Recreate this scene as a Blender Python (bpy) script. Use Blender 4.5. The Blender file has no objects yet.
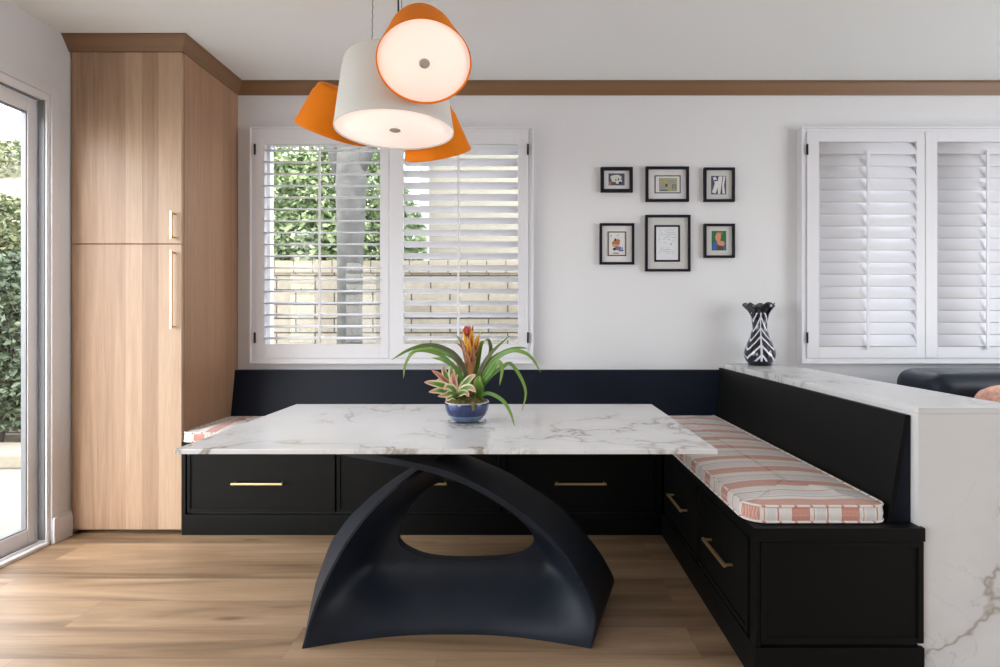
import bpy, bmesh, math, random
from mathutils import Vector, Matrix
R = math.radians
random.seed(7)
sc = bpy.context.scene
C = bpy.context.collection

# ------------------------------------------------------------------ materials
MATS = {}
def newmat(name):
    m = bpy.data.materials.new(name); m.use_nodes = True
    nt = m.node_tree; b = nt.nodes['Principled BSDF']
    MATS[name] = m
    return m, nt, b
def N(nt, t, **kw):
    n = nt.nodes.new(t)
    for k, v in kw.items(): setattr(n, k, v)
    return n
def L(nt, a, b): nt.links.new(a, b)
def simple(name, col, rough=.5, metal=0, bump=0, bscale=80, spec=.5, coat=0, var=0, vscale=3):
    m, nt, b = newmat(name)
    b.inputs['Base Color'].default_value = (*col, 1)
    b.inputs['Roughness'].default_value = rough
    b.inputs['Metallic'].default_value = metal
    b.inputs['Specular IOR Level'].default_value = spec
    b.inputs['Coat Weight'].default_value = coat
    tc = N(nt, 'ShaderNodeTexCoord')
    if var:
        nz = N(nt, 'ShaderNodeTexNoise'); nz.inputs['Scale'].default_value = vscale; nz.inputs['Detail'].default_value = 4
        L(nt, tc.outputs['Object'], nz.inputs['Vector'])
        cr = N(nt, 'ShaderNodeValToRGB')
        cr.color_ramp.elements[0].position = .3; cr.color_ramp.elements[1].position = .7
        cr.color_ramp.elements[0].color = (*[c*(1-var) for c in col], 1)
        cr.color_ramp.elements[1].color = (*[min(1, c*(1+var)) for c in col], 1)
        L(nt, nz.outputs['Fac'], cr.inputs['Fac']); L(nt, cr.outputs['Color'], b.inputs['Base Color'])
    if bump:
        nz = N(nt, 'ShaderNodeTexNoise'); nz.inputs['Scale'].default_value = bscale
        L(nt, tc.outputs['Object'], nz.inputs['Vector'])
        bp = N(nt, 'ShaderNodeBump'); bp.inputs['Strength'].default_value = bump; bp.inputs['Distance'].default_value = .002
        L(nt, nz.outputs['Fac'], bp.inputs['Height']); L(nt, bp.outputs['Normal'], b.inputs['Normal'])
    return m
def math_(nt, op, a, b=None, c=None):
    n = N(nt, 'ShaderNodeMath', operation=op)
    for i, v in enumerate((a, b, c)):
        if v is None: continue
        if isinstance(v, (int, float)): n.inputs[i].default_value = v
        else: L(nt, v, n.inputs[i])
    return n.outputs[0]
def mixc(nt, f, a, b, mode='MIX'):
    n = N(nt, 'ShaderNodeMix', data_type='RGBA', blend_type=mode)
    if isinstance(f, (int, float)): n.inputs[0].default_value = f
    else: L(nt, f, n.inputs[0])
    for i, v in ((6, a), (7, b)):
        if isinstance(v, tuple): n.inputs[i].default_value = (*v, 1)
        else: L(nt, v, n.inputs[i])
    return n.outputs[2]
def ramp(nt, f, stops):
    cr = N(nt, 'ShaderNodeValToRGB'); e = cr.color_ramp.elements
    while len(e) < len(stops): e.new(.5)
    for el, (p, c) in zip(e, stops): el.position = p; el.color = (*c, 1)
    L(nt, f, cr.inputs['Fac']); return cr.outputs['Color']

def wood(name, cols, stave=.085, rough=.45, grain=(30, 30, 1.2), across='X', coords='Object', contrast=.5):
    """vertical staves side by side along ACROSS, the grain running along Z"""
    m, nt, b = newmat(name)
    tc = N(nt, 'ShaderNodeTexCoord'); sep = N(nt, 'ShaderNodeSeparateXYZ'); L(nt, tc.outputs[coords], sep.inputs[0])
    a = sep.outputs[across]
    idx = math_(nt, 'FLOOR', math_(nt, 'DIVIDE', a, stave))
    wn = N(nt, 'ShaderNodeTexWhiteNoise', noise_dimensions='1D'); L(nt, idx, wn.inputs['W'])
    cmb = N(nt, 'ShaderNodeCombineXYZ')
    L(nt, math_(nt, 'MULTIPLY', a, grain[0]), cmb.inputs[0])
    L(nt, math_(nt, 'MULTIPLY', sep.outputs['Z'], grain[2]), cmb.inputs[2])
    L(nt, math_(nt, 'MULTIPLY', wn.outputs['Value'], 40.), cmb.inputs[1])
    nz = N(nt, 'ShaderNodeTexNoise'); nz.inputs['Scale'].default_value = 1; nz.inputs['Detail'].default_value = 6
    nz.inputs['Distortion'].default_value = .6
    L(nt, cmb.outputs[0], nz.inputs['Vector'])
    f = math_(nt, 'ADD', math_(nt, 'MULTIPLY', nz.outputs['Fac'], 1-contrast), math_(nt, 'MULTIPLY', wn.outputs['Value'], contrast))
    n = len(cols)
    col = ramp(nt, f, [(.22 + .5*i/(n-1), c) for i, c in enumerate(cols)])
    # fine pores
    cmb2 = N(nt, 'ShaderNodeCombineXYZ'); L(nt, math_(nt, 'MULTIPLY', a, 260.), cmb2.inputs[0]); L(nt, math_(nt, 'MULTIPLY', sep.outputs['Z'], 6.), cmb2.inputs[2])
    nz2 = N(nt, 'ShaderNodeTexNoise'); nz2.inputs['Scale'].default_value = 1; nz2.inputs['Detail'].default_value = 2
    L(nt, cmb2.outputs[0], nz2.inputs['Vector'])
    pores = ramp(nt, nz2.outputs['Fac'], [(.3, (.82, .80, .78)), (.6, (1, 1, 1))])
    L(nt, mixc(nt, .8, col, pores, 'MULTIPLY'), b.inputs['Base Color'])
    b.inputs['Roughness'].default_value = rough
    return m

wood('oak', [(.30, .185, .115), (.40, .255, .165), (.47, .315, .21), (.52, .36, .245)], stave=.092, contrast=.45)
wood('oak_side', [(.34, .19, .11), (.41, .24, .145), (.45, .27, .165)], stave=.11, across='Y', contrast=.2, grain=(45, 30, .8))
wood('crown_wood', [(.18, .098, .047), (.22, .12, .058), (.26, .145, .073)], stave=2.5, across='Z', grain=(30, 1, 3), contrast=.1)

def floor_mat():
    m, nt, b = newmat('floor_planks')
    tc = N(nt, 'ShaderNodeTexCoord')
    br = N(nt, 'ShaderNodeTexBrick'); br.offset = .37; br.offset_frequency = 2
    br.inputs['Scale'].default_value = 1; br.inputs['Brick Width'].default_value = 1.5; br.inputs['Row Height'].default_value = .2
    br.inputs['Mortar Size'].default_value = .0012; br.inputs['Mortar Smooth'].default_value = .2
    br.inputs['Color1'].default_value = (0, 0, 0, 1); br.inputs['Color2'].default_value = (1, 1, 1, 1); br.inputs['Mortar'].default_value = (.5, .5, .5, 1)
    mp = N(nt, 'ShaderNodeMapping'); mp.inputs['Location'].default_value = (.32, .06, 0)
    L(nt, tc.outputs['Object'], mp.inputs[0]); L(nt, mp.outputs[0], br.inputs['Vector'])
    sep = N(nt, 'ShaderNodeSeparateXYZ'); L(nt, tc.outputs['Object'], sep.inputs[0])
    bw = N(nt, 'ShaderNodeSeparateColor'); L(nt, br.outputs['Color'], bw.inputs[0])
    cmb = N(nt, 'ShaderNodeCombineXYZ')
    L(nt, math_(nt, 'MULTIPLY', sep.outputs['X'], .75), cmb.inputs[0]); L(nt, math_(nt, 'MULTIPLY', sep.outputs['Y'], 9.), cmb.inputs[1])
    L(nt, math_(nt, 'MULTIPLY', bw.outputs[0], 13.), cmb.inputs[2])
    nz = N(nt, 'ShaderNodeTexNoise'); nz.inputs['Scale'].default_value = 1; nz.inputs['Detail'].default_value = 7; nz.inputs['Distortion'].default_value = .9
    nz.inputs['Roughness'].default_value = .55
    L(nt, cmb.outputs[0], nz.inputs['Vector'])
    f = math_(nt, 'ADD', math_(nt, 'MULTIPLY', nz.outputs['Fac'], .82), math_(nt, 'MULTIPLY', bw.outputs[0], .18))
    col = ramp(nt, f, [(.27, (.13, .078, .045)), (.42, (.29, .185, .105)), (.55, (.41, .27, .16)), (.72, (.50, .345, .215))])
    cmb2 = N(nt, 'ShaderNodeCombineXYZ'); L(nt, math_(nt, 'MULTIPLY', sep.outputs['X'], 5.), cmb2.inputs[0]); L(nt, math_(nt, 'MULTIPLY', sep.outputs['Y'], 150.), cmb2.inputs[1])
    nz2 = N(nt, 'ShaderNodeTexNoise'); nz2.inputs['Scale'].default_value = 1; nz2.inputs['Detail'].default_value = 3; L(nt, cmb2.outputs[0], nz2.inputs['Vector'])
    pores = ramp(nt, nz2.outputs['Fac'], [(.3, (.84, .82, .8)), (.65, (1, 1, 1))])
    col = mixc(nt, .8, col, pores, 'MULTIPLY')
    # a few knots
    vo = N(nt, 'ShaderNodeTexVoronoi'); vo.inputs['Scale'].default_value = 1.0
    mp2 = N(nt, 'ShaderNodeMapping'); mp2.inputs['Scale'].default_value = (1.3, 4.2, 1); L(nt, tc.outputs['Object'], mp2.inputs[0]); L(nt, mp2.outputs[0], vo.inputs['Vector'])
    kn = ramp(nt, vo.outputs['Distance'], [(.03, (.45, .38, .32)), (.10, (1, 1, 1))])
    col = mixc(nt, .75, col, kn, 'MULTIPLY')
    col = mixc(nt, math_(nt, 'MULTIPLY', br.outputs['Fac'], .55), col, (.12, .075, .045))
    L(nt, col, b.inputs['Base Color'])
    b.inputs['Roughness'].default_value = .42
    bp = N(nt, 'ShaderNodeBump'); bp.inputs['Strength'].default_value = .15; bp.inputs['Distance'].default_value = .001
    L(nt, nz2.outputs['Fac'], bp.inputs['Height']); L(nt, bp.outputs['Normal'], b.inputs['Normal'])
floor_mat()

def marble(name, seed, amount=.8, rough=.18, scale=1.6, lum=1.):
    m, nt, b = newmat(name)
    tc = N(nt, 'ShaderNodeTexCoord'); mp = N(nt, 'ShaderNodeMapping'); mp.inputs['Location'].default_value = (seed, seed*.7, seed*1.3)
    mp.inputs['Rotation'].default_value = (.5, .3, .6)
    L(nt, tc.outputs['Object'], mp.inputs[0])
    def vein(sc_, w, dist, off):
        q = N(nt, 'ShaderNodeMapping'); q.inputs['Location'].default_value = (off, off, 0); L(nt, mp.outputs[0], q.inputs[0])
        nz = N(nt, 'ShaderNodeTexNoise'); nz.inputs['Scale'].default_value = sc_; nz.inputs['Detail'].default_value = 5
        nz.inputs['Roughness'].default_value = .6; nz.inputs['Distortion'].default_value = dist
        L(nt, q.outputs[0], nz.inputs['Vector'])
        d = math_(nt, 'ABSOLUTE', math_(nt, 'SUBTRACT', nz.outputs['Fac'], .5))
        mr = N(nt, 'ShaderNodeMapRange'); mr.inputs['From Min'].default_value = 0; mr.inputs['From Max'].default_value = w
        mr.inputs['To Min'].default_value = 1; mr.inputs['To Max'].default_value = 0; L(nt, d, mr.inputs['Value'])
        return mr.outputs[0]
    mk = N(nt, 'ShaderNodeTexNoise'); mk.inputs['Scale'].default_value = 1.7; mk.inputs['Detail'].default_value = 2; L(nt, mp.outputs[0], mk.inputs['Vector'])
    mr = N(nt, 'ShaderNodeMapRange'); mr.inputs['From Min'].default_value = .42; mr.inputs['From Max'].default_value = .62; L(nt, mk.outputs['Fac'], mr.inputs['Value'])
    v1 = math_(nt, 'MULTIPLY', math_(nt, 'POWER', vein(scale, .017, .45, 0), 1.2), mr.outputs[0])
    v2 = math_(nt, 'MULTIPLY', vein(scale, .11, .45, 0), math_(nt, 'MULTIPLY', mr.outputs[0], .32))
    v3 = math_(nt, 'MULTIPLY', vein(scale*2.0, .010, .6, 5), math_(nt, 'MULTIPLY', mr.outputs[0], .45))
    col = mixc(nt, math_(nt, 'MULTIPLY', v2, amount), (.80*lum, .795*lum, .80*lum), (.45, .43, .42))
    col = mixc(nt, math_(nt, 'MULTIPLY', v1, amount), col, (.30, .245, .19))
    col = mixc(nt, math_(nt, 'MULTIPLY', v3, amount), col, (.42, .38, .34))
    L(nt, col, b.inputs['Base Color']); b.inputs['Roughness'].default_value = rough
    return m
marble('marble_top', 5.3, .95, .2, 1.45)
marble('marble_counter', 11.4, .75, .25, 1.5, .90)

def striped(name, axis, off=0., period=.19, wide=.06):
    m, nt, b = newmat(name)
    tc = N(nt, 'ShaderNodeTexCoord'); sep = N(nt, 'ShaderNodeSeparateXYZ'); L(nt, tc.outputs['Object'], sep.inputs[0])
    a = sep.outputs[axis]; o = 'Y' if axis == 'X' else 'X'
    u = math_(nt, 'FRACT', math_(nt, 'DIVIDE', math_(nt, 'ADD', a, off+20*period), period))
    def band(c, w): return math_(nt, 'LESS_THAN', math_(nt, 'ABSOLUTE', math_(nt, 'SUBTRACT', u, c)), w/2)
    w = wide/period
    hatch = math_(nt, 'GREATER_THAN', math_(nt, 'FRACT', math_(nt, 'MULTIPLY', sep.outputs['Z' if False else o], 160.)), .38)
    hatch2 = math_(nt, 'GREATER_THAN', math_(nt, 'FRACT', math_(nt, 'MULTIPLY', a, 230.)), .2)
    base = (.74, .70, .66)
    col = mixc(nt, band(.60, .17), base, (.66, .63, .62))
    col = mixc(nt, band(.735, .028), col, (.50, .19, .14))
    col = mixc(nt, band(.46, .016), col, (.55, .24, .18))
    hc = mixc(nt, math_(nt, 'MULTIPLY', hatch, hatch2), (.66, .42, .36), (.56, .235, .175))
    col = mixc(nt, band(w/2+.02, w), col, hc)
    col = mixc(nt, band(.02, .012), col, (.50, .17, .12))
    col = mixc(nt, band(w+.02, .012), col, (.50, .17, .12))
    L(nt, col, b.inputs['Base Color']); b.inputs['Roughness'].default_value = .9
    b.inputs['Sheen Weight'].default_value = .2
    wv = N(nt, 'ShaderNodeTexNoise'); wv.inputs['Scale'].default_value = 260; L(nt, tc.outputs['Object'], wv.inputs['Vector'])
    bp = N(nt, 'ShaderNodeBump'); bp.inputs['Strength'].default_value = .25; bp.inputs['Distance'].default_value = .002
    L(nt, wv.outputs['Fac'], bp.inputs['Height']); L(nt, bp.outputs['Normal'], b.inputs['Normal'])
striped('stripe_across_y', 'Y', .1175)
striped('stripe_across_x', 'X', .07)
striped('stripe_border_x', 'X', .091, .167, .058)
def piping_mat():
    m, nt, b = newmat('piping')
    tc = N(nt, 'ShaderNodeTexCoord'); sep = N(nt, 'ShaderNodeSeparateXYZ'); L(nt, tc.outputs['Object'], sep.inputs[0])
    s = math_(nt, 'ADD', sep.outputs['X'], sep.outputs['Y'])
    u = math_(nt, 'FRACT', math_(nt, 'MULTIPLY', s, 19.))
    L(nt, mixc(nt, math_(nt, 'LESS_THAN', u, .16), (.78, .74, .70), (.55, .24, .18)), b.inputs['Base Color']); b.inputs['Roughness'].default_value = .85
piping_mat()

simple('wall_paint', (.75, .752, .775), .8, bump=.15, bscale=120)
simple('rear_low_bounce', (.42, .43, .44), .8)  # unseen rear wall toned darker to weaken light bounced from behind
simple('ceiling_paint', (.86, .895, .90), .9, bump=.1, bscale=90)
simple('white_trim', (.76, .76, .79), .35)
simple('shutter_white', (.74, .74, .78), .4)
simple('door_vinyl', (.84, .84, .87), .35)
simple('door_track', (.20, .205, .22), .4, metal=.3)
simple('bench_black', (.004, .0041, .0041), .5, spec=.16)
simple('bench_navy', (.005, .008, .018), .5, spec=.2)
simple('bench_recess', (.004, .004, .005), .6)
simple('table_base', (.0075, .0115, .020), .5, spec=.3, bump=.25, bscale=35, var=.25, vscale=7)
simple('brass', (.82, .61, .33), .38, metal=1)
simple('hinge_dark', (.04, .035, .03), .4, metal=.8)
simple('toe_kick', (.30, .21, .13), .6)
simple('orange_shade', (.82, .215, .005), .75, spec=.2)
simple('white_shade', (.70, .69, .665), .6)
simple('frame_black', (.006, .006, .014), .45, spec=.25)
simple('mat_white', (.70, .69, .69), .7, coat=.08)
simple('mat_grey', (.60, .59, .58), .7, coat=.08)
simple('paper', (.74, .76, .80), .7, coat=.35)
simple('leather_navy', (.009, .013, .025), .42, spec=.3, bump=.5, bscale=25)
simple('pillow_rust', (.62, .34, .26), .95, bump=.6, bscale=90, var=.25, vscale=60)
simple('concrete', (.20, .19, .165), .85, var=.12, vscale=2)
simple('stone_edge', (.25, .22, .17), .9, var=.2, vscale=6)
simple('soil', (.13, .10, .07), 1, var=.4, vscale=12)
simple('slope_ground', (.24, .22, .16), 1, var=.45, vscale=4)
simple('bark', (.095, .092, .086), .9, bump=.6, bscale=14, var=.3, vscale=9)
simple('house_cream', (.29, .265, .215), .85)
simple('house_white', (.55, .54, .51), .7)
simple('house_pale', (.30, .30, .30), .7)
simple('cable_black', (.02, .02, .02), .5)
simple('cable_steel', (.4, .4, .4), .35, metal=.9)
simple('lamp_metal', (.50, .47, .43), .6, metal=.1)
simple('bowl_blue', (.012, .028, .12), .12, coat=.6, var=.4, vscale=40)
simple('bowl_pale', (.14, .21, .34), .25, coat=.4, var=.25, vscale=50)
simple('bowl_rim', (.55, .55, .50), .3)
simple('moss', (.13, .115, .035), 1, var=.6, vscale=70, bump=1, bscale=120)
simple('socket_steel', (.5, .5, .5), .4, metal=.6)
def leafmat(name, mid, edge, tip, ew=.28, tv=.8, trans=.3):
    m, nt, b = newmat(name)
    uv = N(nt, 'ShaderNodeTexCoord'); sep = N(nt, 'ShaderNodeSeparateXYZ'); L(nt, uv.outputs['UV'], sep.inputs[0])
    d = math_(nt, 'ABSOLUTE', math_(nt, 'SUBTRACT', sep.outputs['X'], .5))
    nz = N(nt, 'ShaderNodeTexNoise'); nz.inputs['Scale'].default_value = 60; L(nt, uv.outputs['Object'], nz.inputs['Vector'])
    e = math_(nt, 'GREATER_THAN', math_(nt, 'ADD', d, math_(nt, 'MULTIPLY', nz.outputs['Fac'], .06)), ew)
    col = mixc(nt, e, mid, edge)
    mr = N(nt, 'ShaderNodeMapRange'); mr.inputs['From Min'].default_value = tv-.35; mr.inputs['From Max'].default_value = 1; L(nt, sep.outputs['Y'], mr.inputs['Value'])
    col = mixc(nt, mr.outputs[0], col, tip)
    L(nt, col, b.inputs['Base Color']); b.inputs['Roughness'].default_value = .4
    b.inputs['Subsurface Weight'].default_value = 0
leafmat('leaf_green', (.10, .22, .025), (.13, .26, .03), (.20, .31, .05), .6)
leafmat('leaf_olive', (.085, .10, .035), (.13, .12, .05), (.12, .26, .05), .35)
leafmat('leaf_varieg', (.10, .26, .045), (.74, .66, .40), (.72, .36, .28), .30, .95)
leafmat('leaf_pink', (.42, .13, .10), (.72, .42, .32), (.75, .30, .22), .30)
leafmat('bract_orange', (.62, .20, .03), (.75, .38, .04), (.80, .50, .04), .3)
leafmat('bract_red', (.45, .055, .035), (.52, .10, .05), (.55, .07, .05), .3)
leafmat('bract_brown', (.30, .12, .06), (.45, .22, .08), (.42, .16, .10), .3)
def foliage(name, c1, c2):
    m, nt, b = newmat(name)
    oi = N(nt, 'ShaderNodeTexCoord'); nz = N(nt, 'ShaderNodeTexNoise'); nz.inputs['Scale'].default_value = 9; nz.inputs['Detail'].default_value = 3
    L(nt, oi.outputs['Object'], nz.inputs['Vector'])
    L(nt, ramp(nt, nz.outputs['Fac'], [(.35, c1), (.65, c2)]), b.inputs['Base Color']); b.inputs['Roughness'].default_value = .55
foliage('hedge_leaf', (.07, .12, .04), (.38, .46, .24))
foliage('bush_leaf', (.035, .055, .03), (.12, .16, .09))
foliage('vine_leaf', (.08, .12, .06), (.24, .24, .12))

def blocks():
    m, nt, b = newmat('wall_blocks')
    tc = N(nt, 'ShaderNodeTexCoord'); sp = N(nt, 'ShaderNodeSeparateXYZ'); L(nt, tc.outputs['Object'], sp.inputs[0])
    cb = N(nt, 'ShaderNodeCombineXYZ'); L(nt, sp.outputs['X'], cb.inputs[0]); L(nt, sp.outputs['Z'], cb.inputs[1])
    br = N(nt, 'ShaderNodeTexBrick'); br.inputs['Scale'].default_value = 1; br.inputs['Brick Width'].default_value = .41; br.inputs['Row Height'].default_value = .152
    br.inputs['Mortar Size'].default_value = .008; br.inputs['Color1'].default_value = (.25, .22, .17, 1); br.inputs['Color2'].default_value = (.32, .285, .225, 1)
    br.inputs['Mortar'].default_value = (.05, .045, .04, 1); L(nt, cb.outputs[0], br.inputs['Vector'])
    nz = N(nt, 'ShaderNodeTexNoise'); nz.inputs['Scale'].default_value = 14; nz.inputs['Detail'].default_value = 5; L(nt, tc.outputs['Object'], nz.inputs['Vector'])
    v = ramp(nt, nz.outputs['Fac'], [(.3, (.8, .8, .8)), (.7, (1.1, 1.1, 1.1))])
    L(nt, mixc(nt, .8, br.outputs['Color'], v, 'MULTIPLY'), b.inputs['Base Color']); b.inputs['Roughness'].default_value = .95
    bp = N(nt, 'ShaderNodeBump'); bp.inputs['Strength'].default_value = .5; bp.inputs['Distance'].default_value = .01; bp.invert = True
    L(nt, br.outputs['Fac'], bp.inputs['Height']); L(nt, bp.outputs['Normal'], b.inputs['Normal'])
blocks()
def caps():
    m, nt, b = newmat('wall_cap_blocks')
    tc = N(nt, 'ShaderNodeTexCoord'); sp = N(nt, 'ShaderNodeSeparateXYZ'); L(nt, tc.outputs['Object'], sp.inputs[0])
    u = math_(nt, 'FRACT', math_(nt, 'DIVIDE', math_(nt, 'ADD', sp.outputs['X'], 40.), .205))
    L(nt, mixc(nt, math_(nt, 'LESS_THAN', u, .06), (.30, .26, .20), (.07, .06, .05)), b.inputs['Base Color']); b.inputs['Roughness'].default_value = .95
caps()
def emis(name, col, s):
    m, nt, b = newmat(name)
    b.inputs['Base Color'].default_value = (*col, 1); b.inputs['Roughness'].default_value = .5
    b.inputs['Emission Color'].default_value = (*col, 1); b.inputs['Emission Strength'].default_value = s
emis('diffuser_bright', (1, .84, .74), .30)
emis('diffuser_soft', (1, .86, .78), .30)
def glassmat():
    m, nt, b = newmat('pane')
    out = nt.nodes['Material Output']; tr = N(nt, 'ShaderNodeBsdfTransparent'); gl = N(nt, 'ShaderNodeBsdfGlossy'); gl.inputs['Roughness'].default_value = .02
    tr.inputs['Color'].default_value = (.96, .97, .97, 1)
    mx = N(nt, 'ShaderNodeMixShader'); mx.inputs[0].default_value = .018
    L(nt, tr.outputs[0], mx.inputs[1]); L(nt, gl.outputs[0], mx.inputs[2]); L(nt, mx.outputs[0], out.inputs['Surface'])
glassmat()
def clearglass():
    m, nt, b = newmat('clear_plastic')
    b.inputs['Base Color'].default_value = (.9, .92, .93, 1); b.inputs['Roughness'].default_value = .05; b.inputs['Transmission Weight'].default_value = .9; b.inputs['IOR'].default_value = 1.3
clearglass()
def vase_mat():
    m, nt, b = newmat('vase_glass')
    tc = N(nt, 'ShaderNodeTexCoord'); sp = N(nt, 'ShaderNodeSeparateXYZ'); L(nt, tc.outputs['Object'], sp.inputs[0])
    ang = math_(nt, 'ARCTAN2', sp.outputs['Y'], sp.outputs['X'])
    # feather pattern: chevrons pulled up towards spines, four spines round the vase
    a = math_(nt, 'ADD', math_(nt, 'MULTIPLY', math_(nt, 'ADD', ang, R(106)+math.pi*4), 1.5/math.pi), .5)
    fr = math_(nt, 'ABSOLUTE', math_(nt, 'SUBTRACT', math_(nt, 'FRACT', a), .5))      # 0 at a spine, .5 midway
    pull = math_(nt, 'POWER', math_(nt, 'SUBTRACT', .5, fr), 1.1)
    tw = N(nt, 'ShaderNodeTexNoise'); tw.inputs['Scale'].default_value = 9; L(nt, tc.outputs['Object'], tw.inputs['Vector'])
    ph = math_(nt, 'SUBTRACT', math_(nt, 'MULTIPLY', sp.outputs['Z'], 17.), math_(nt, 'MULTIPLY', pull, 3.0))
    ph = math_(nt, 'ADD', ph, math_(nt, 'MULTIPLY', tw.outputs['Fac'], .8))
    st = math_(nt, 'LESS_THAN', math_(nt, 'FRACT', ph), .27)
    spine = math_(nt, 'LESS_THAN', fr, .035)
    st = math_(nt, 'MAXIMUM', st, spine)
    lim = math_(nt, 'MULTIPLY', math_(nt, 'LESS_THAN', sp.outputs['Z'], .335), math_(nt, 'GREATER_THAN', sp.outputs['Z'], .03))
    L(nt, mixc(nt, math_(nt, 'MULTIPLY', st, lim), (.006, .007, .014), (.66, .67, .75)), b.inputs['Base Color'])
    b.inputs['Roughness'].default_value = .12; b.inputs['Coat Weight'].default_value = .5
vase_mat()

# ------------------------------------------------------------------ mesh building
class MB:
    def __init__(s): s.v = []; s.f = []; s.mi = []; s.uv = None; s.sm = []
    def add(s, verts, faces, mi=0, smooth=False, uvs=None):
        o = len(s.v); s.v += [tuple(p) for p in verts]
        for k, f in enumerate(faces):
            s.f.append(tuple(i+o for i in f)); s.mi.append(mi); s.sm.append(smooth)
        if uvs is not None:
            if s.uv is None: s.uv = [(0, 0)]*o
            s.uv += uvs
        elif s.uv is not None: s.uv += [(0, 0)]*len(verts)
        return s
    def box(s, x0, x1, y0, y1, z0, z1, bev=0, mi=0, seg=2, M=None):
        bm = bmesh.new(); bmesh.ops.create_cube(bm, size=1)
        for v in bm.verts:
            v.co = Vector(((x0+x1)/2+v.co.x*(x1-x0), (y0+y1)/2+v.co.y*(y1-y0), (z0+z1)/2+v.co.z*(z1-z0)))
        if bev: bmesh.ops.bevel(bm, geom=bm.edges[:], offset=bev, segments=seg, profile=.6, affect='EDGES')
        if M is not None: bmesh.ops.transform(bm, matrix=M, verts=bm.verts)
        bm.verts.index_update()
        s.add([v.co.copy() for v in bm.verts], [[v.index for v in f.verts] for f in bm.faces], mi, False); bm.free(); return s
    def tube(s, pts, r, n=8, mi=0, caps=True, closed=False):
        pts = [Vector(p) for p in pts]; rr = r if isinstance(r, (list, tuple)) else [r]*len(pts)
        vs = []; fs = []; k = len(pts); up = None
        for i, p in enumerate(pts):
            if closed: t = (pts[(i+1) % k]-pts[i-1]).normalized()
            else: t = (pts[min(i+1, k-1)]-pts[max(i-1, 0)]).normalized()
            if up is None:
                up = Vector((0, 0, 1)) if abs(t.z) < .9 else Vector((1, 0, 0))
            a = t.cross(up).normalized(); bb = a.cross(t).normalized(); up = bb
            for j in range(n):
                th = 2*math.pi*j/n; vs.append(p+(a*math.cos(th)+bb*math.sin(th))*rr[i])
        for i in range(k if closed else k-1):
            for j in range(n):
                i2 = (i+1) % k
                fs.append((i*n+j, i*n+(j+1) % n, i2*n+(j+1) % n, i2*n+j))
        if caps and not closed: fs += [tuple(range(n))[::-1], tuple((k-1)*n+j for j in range(n))]
        return s.add(vs, fs, mi, True)
    def lathe(s, prof, M=None, n=48, mi=0, fn=None, mis=None):
        vs = []; k = len(prof)
        for (r, z) in prof:
            for j in range(n):
                th = 2*math.pi*j/n; rr = r; zz = z
                if fn: rr, zz = fn(r, z, th)
                p = Vector((rr*math.cos(th), rr*math.sin(th), zz)); vs.append(M @ p if M is not None else p)
        for i in range(k-1):
            fs = [(i*n+j, i*n+(j+1) % n, (i+1)*n+(j+1) % n, (i+1)*n+j) for j in range(n)]
            if i == 0: base = len(s.v); s.add(vs, fs, mis[0] if mis else mi, True)
            else:
                for f in fs: s.f.append(tuple(a+base for a in f)); s.mi.append(mis[i] if mis else mi); s.sm.append(True)
        return s
    def grid(s, P, mi=0, smooth=True, flip=False):
        n, m = len(P), len(P[0]); vs = [p for row in P for p in row]; fs = []
        for i in range(n-1):
            for j in range(m-1):
                f = (i*m+j, i*m+j+1, (i+1)*m+j+1, (i+1)*m+j); fs.append(f[::-1] if flip else f)
        return s.add(vs, fs, mi, smooth)
    def prism(s, poly, y0, y1, mi=0):
        """polygon in (x,z), extruded from y0 to y1"""
        n = len(poly); vs = [(x, y0, z) for x, z in poly]+[(x, y1, z) for x, z in poly]
        fs = [tuple(range(n)), tuple(range(n, 2*n))[::-1]]+[(i, i+n, (i+1) % n+n, (i+1) % n) for i in range(n)]
        return s.add(vs, fs, mi)
    def build(s, name, mats, parent=None, weld=False, auto=True):
        org = Vector((0, 0, 0)); p = parent
        while p is not None: org += Vector(p.location); p = p.parent
        me = bpy.data.meshes.new(name)
        me.from_pydata([tuple(Vector(v)-org) for v in s.v], [], s.f); me.update()
        if not isinstance(mats, (list, tuple)): mats = [mats]
        for m in mats: me.materials.append(MATS[m])
        for i, pl in enumerate(me.polygons): pl.material_index = s.mi[i]; pl.use_smooth = s.sm[i]
        if s.uv:
            ul = me.uv_layers.new(name='UVMap')
            for lp in me.loops: ul.data[lp.index].uv = s.uv[lp.vertex_index]
        bm = bmesh.new(); bm.from_mesh(me)
        if weld: bmesh.ops.remove_doubles(bm, verts=bm.verts, dist=weld)
        bmesh.ops.recalc_face_normals(bm, faces=bm.faces); bm.to_mesh(me); bm.free()
        o = bpy.data.objects.new(name, me); C.objects.link(o)
        if parent is not None: o.parent = parent
        return o
def thing(name, label, cat, loc=(0, 0, 0), group=None):
    o = bpy.data.objects.new(name, None); C.objects.link(o); o.location = loc; o.empty_display_size = .1
    o['label'] = label; o['category'] = cat
    if group: o['group'] = group
    return o
def tag(o, label, cat, group=None, kind=None):
    o['label'] = label; o['category'] = cat
    if group: o['group'] = group
    if kind: o['kind'] = kind
    return o
def recenter(o, loc):
    """put a single-mesh thing's origin at LOC without moving it"""
    loc = Vector(loc); o.data.transform(Matrix.Translation(-loc)); o.location = loc; return o
def struct(o, label=None, cat=None):
    o['kind'] = 'structure'
    if label: o['label'] = label; o['category'] = cat or 'structure'
    return o
def sempty(name, label, cat, loc=(0, 0, 0)):
    o = thing(name, label, cat, loc); o['kind'] = 'structure'; return o

# ------------------------------------------------------------------ key dimensions (metres; camera stands at x=0, y=0)
CZ = 2.785                     # ceiling
YB = 3.65                      # back wall
XL = -2.565                    # left wall
XR, YR = 5.2, -3.2             # right wall, rear wall
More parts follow.
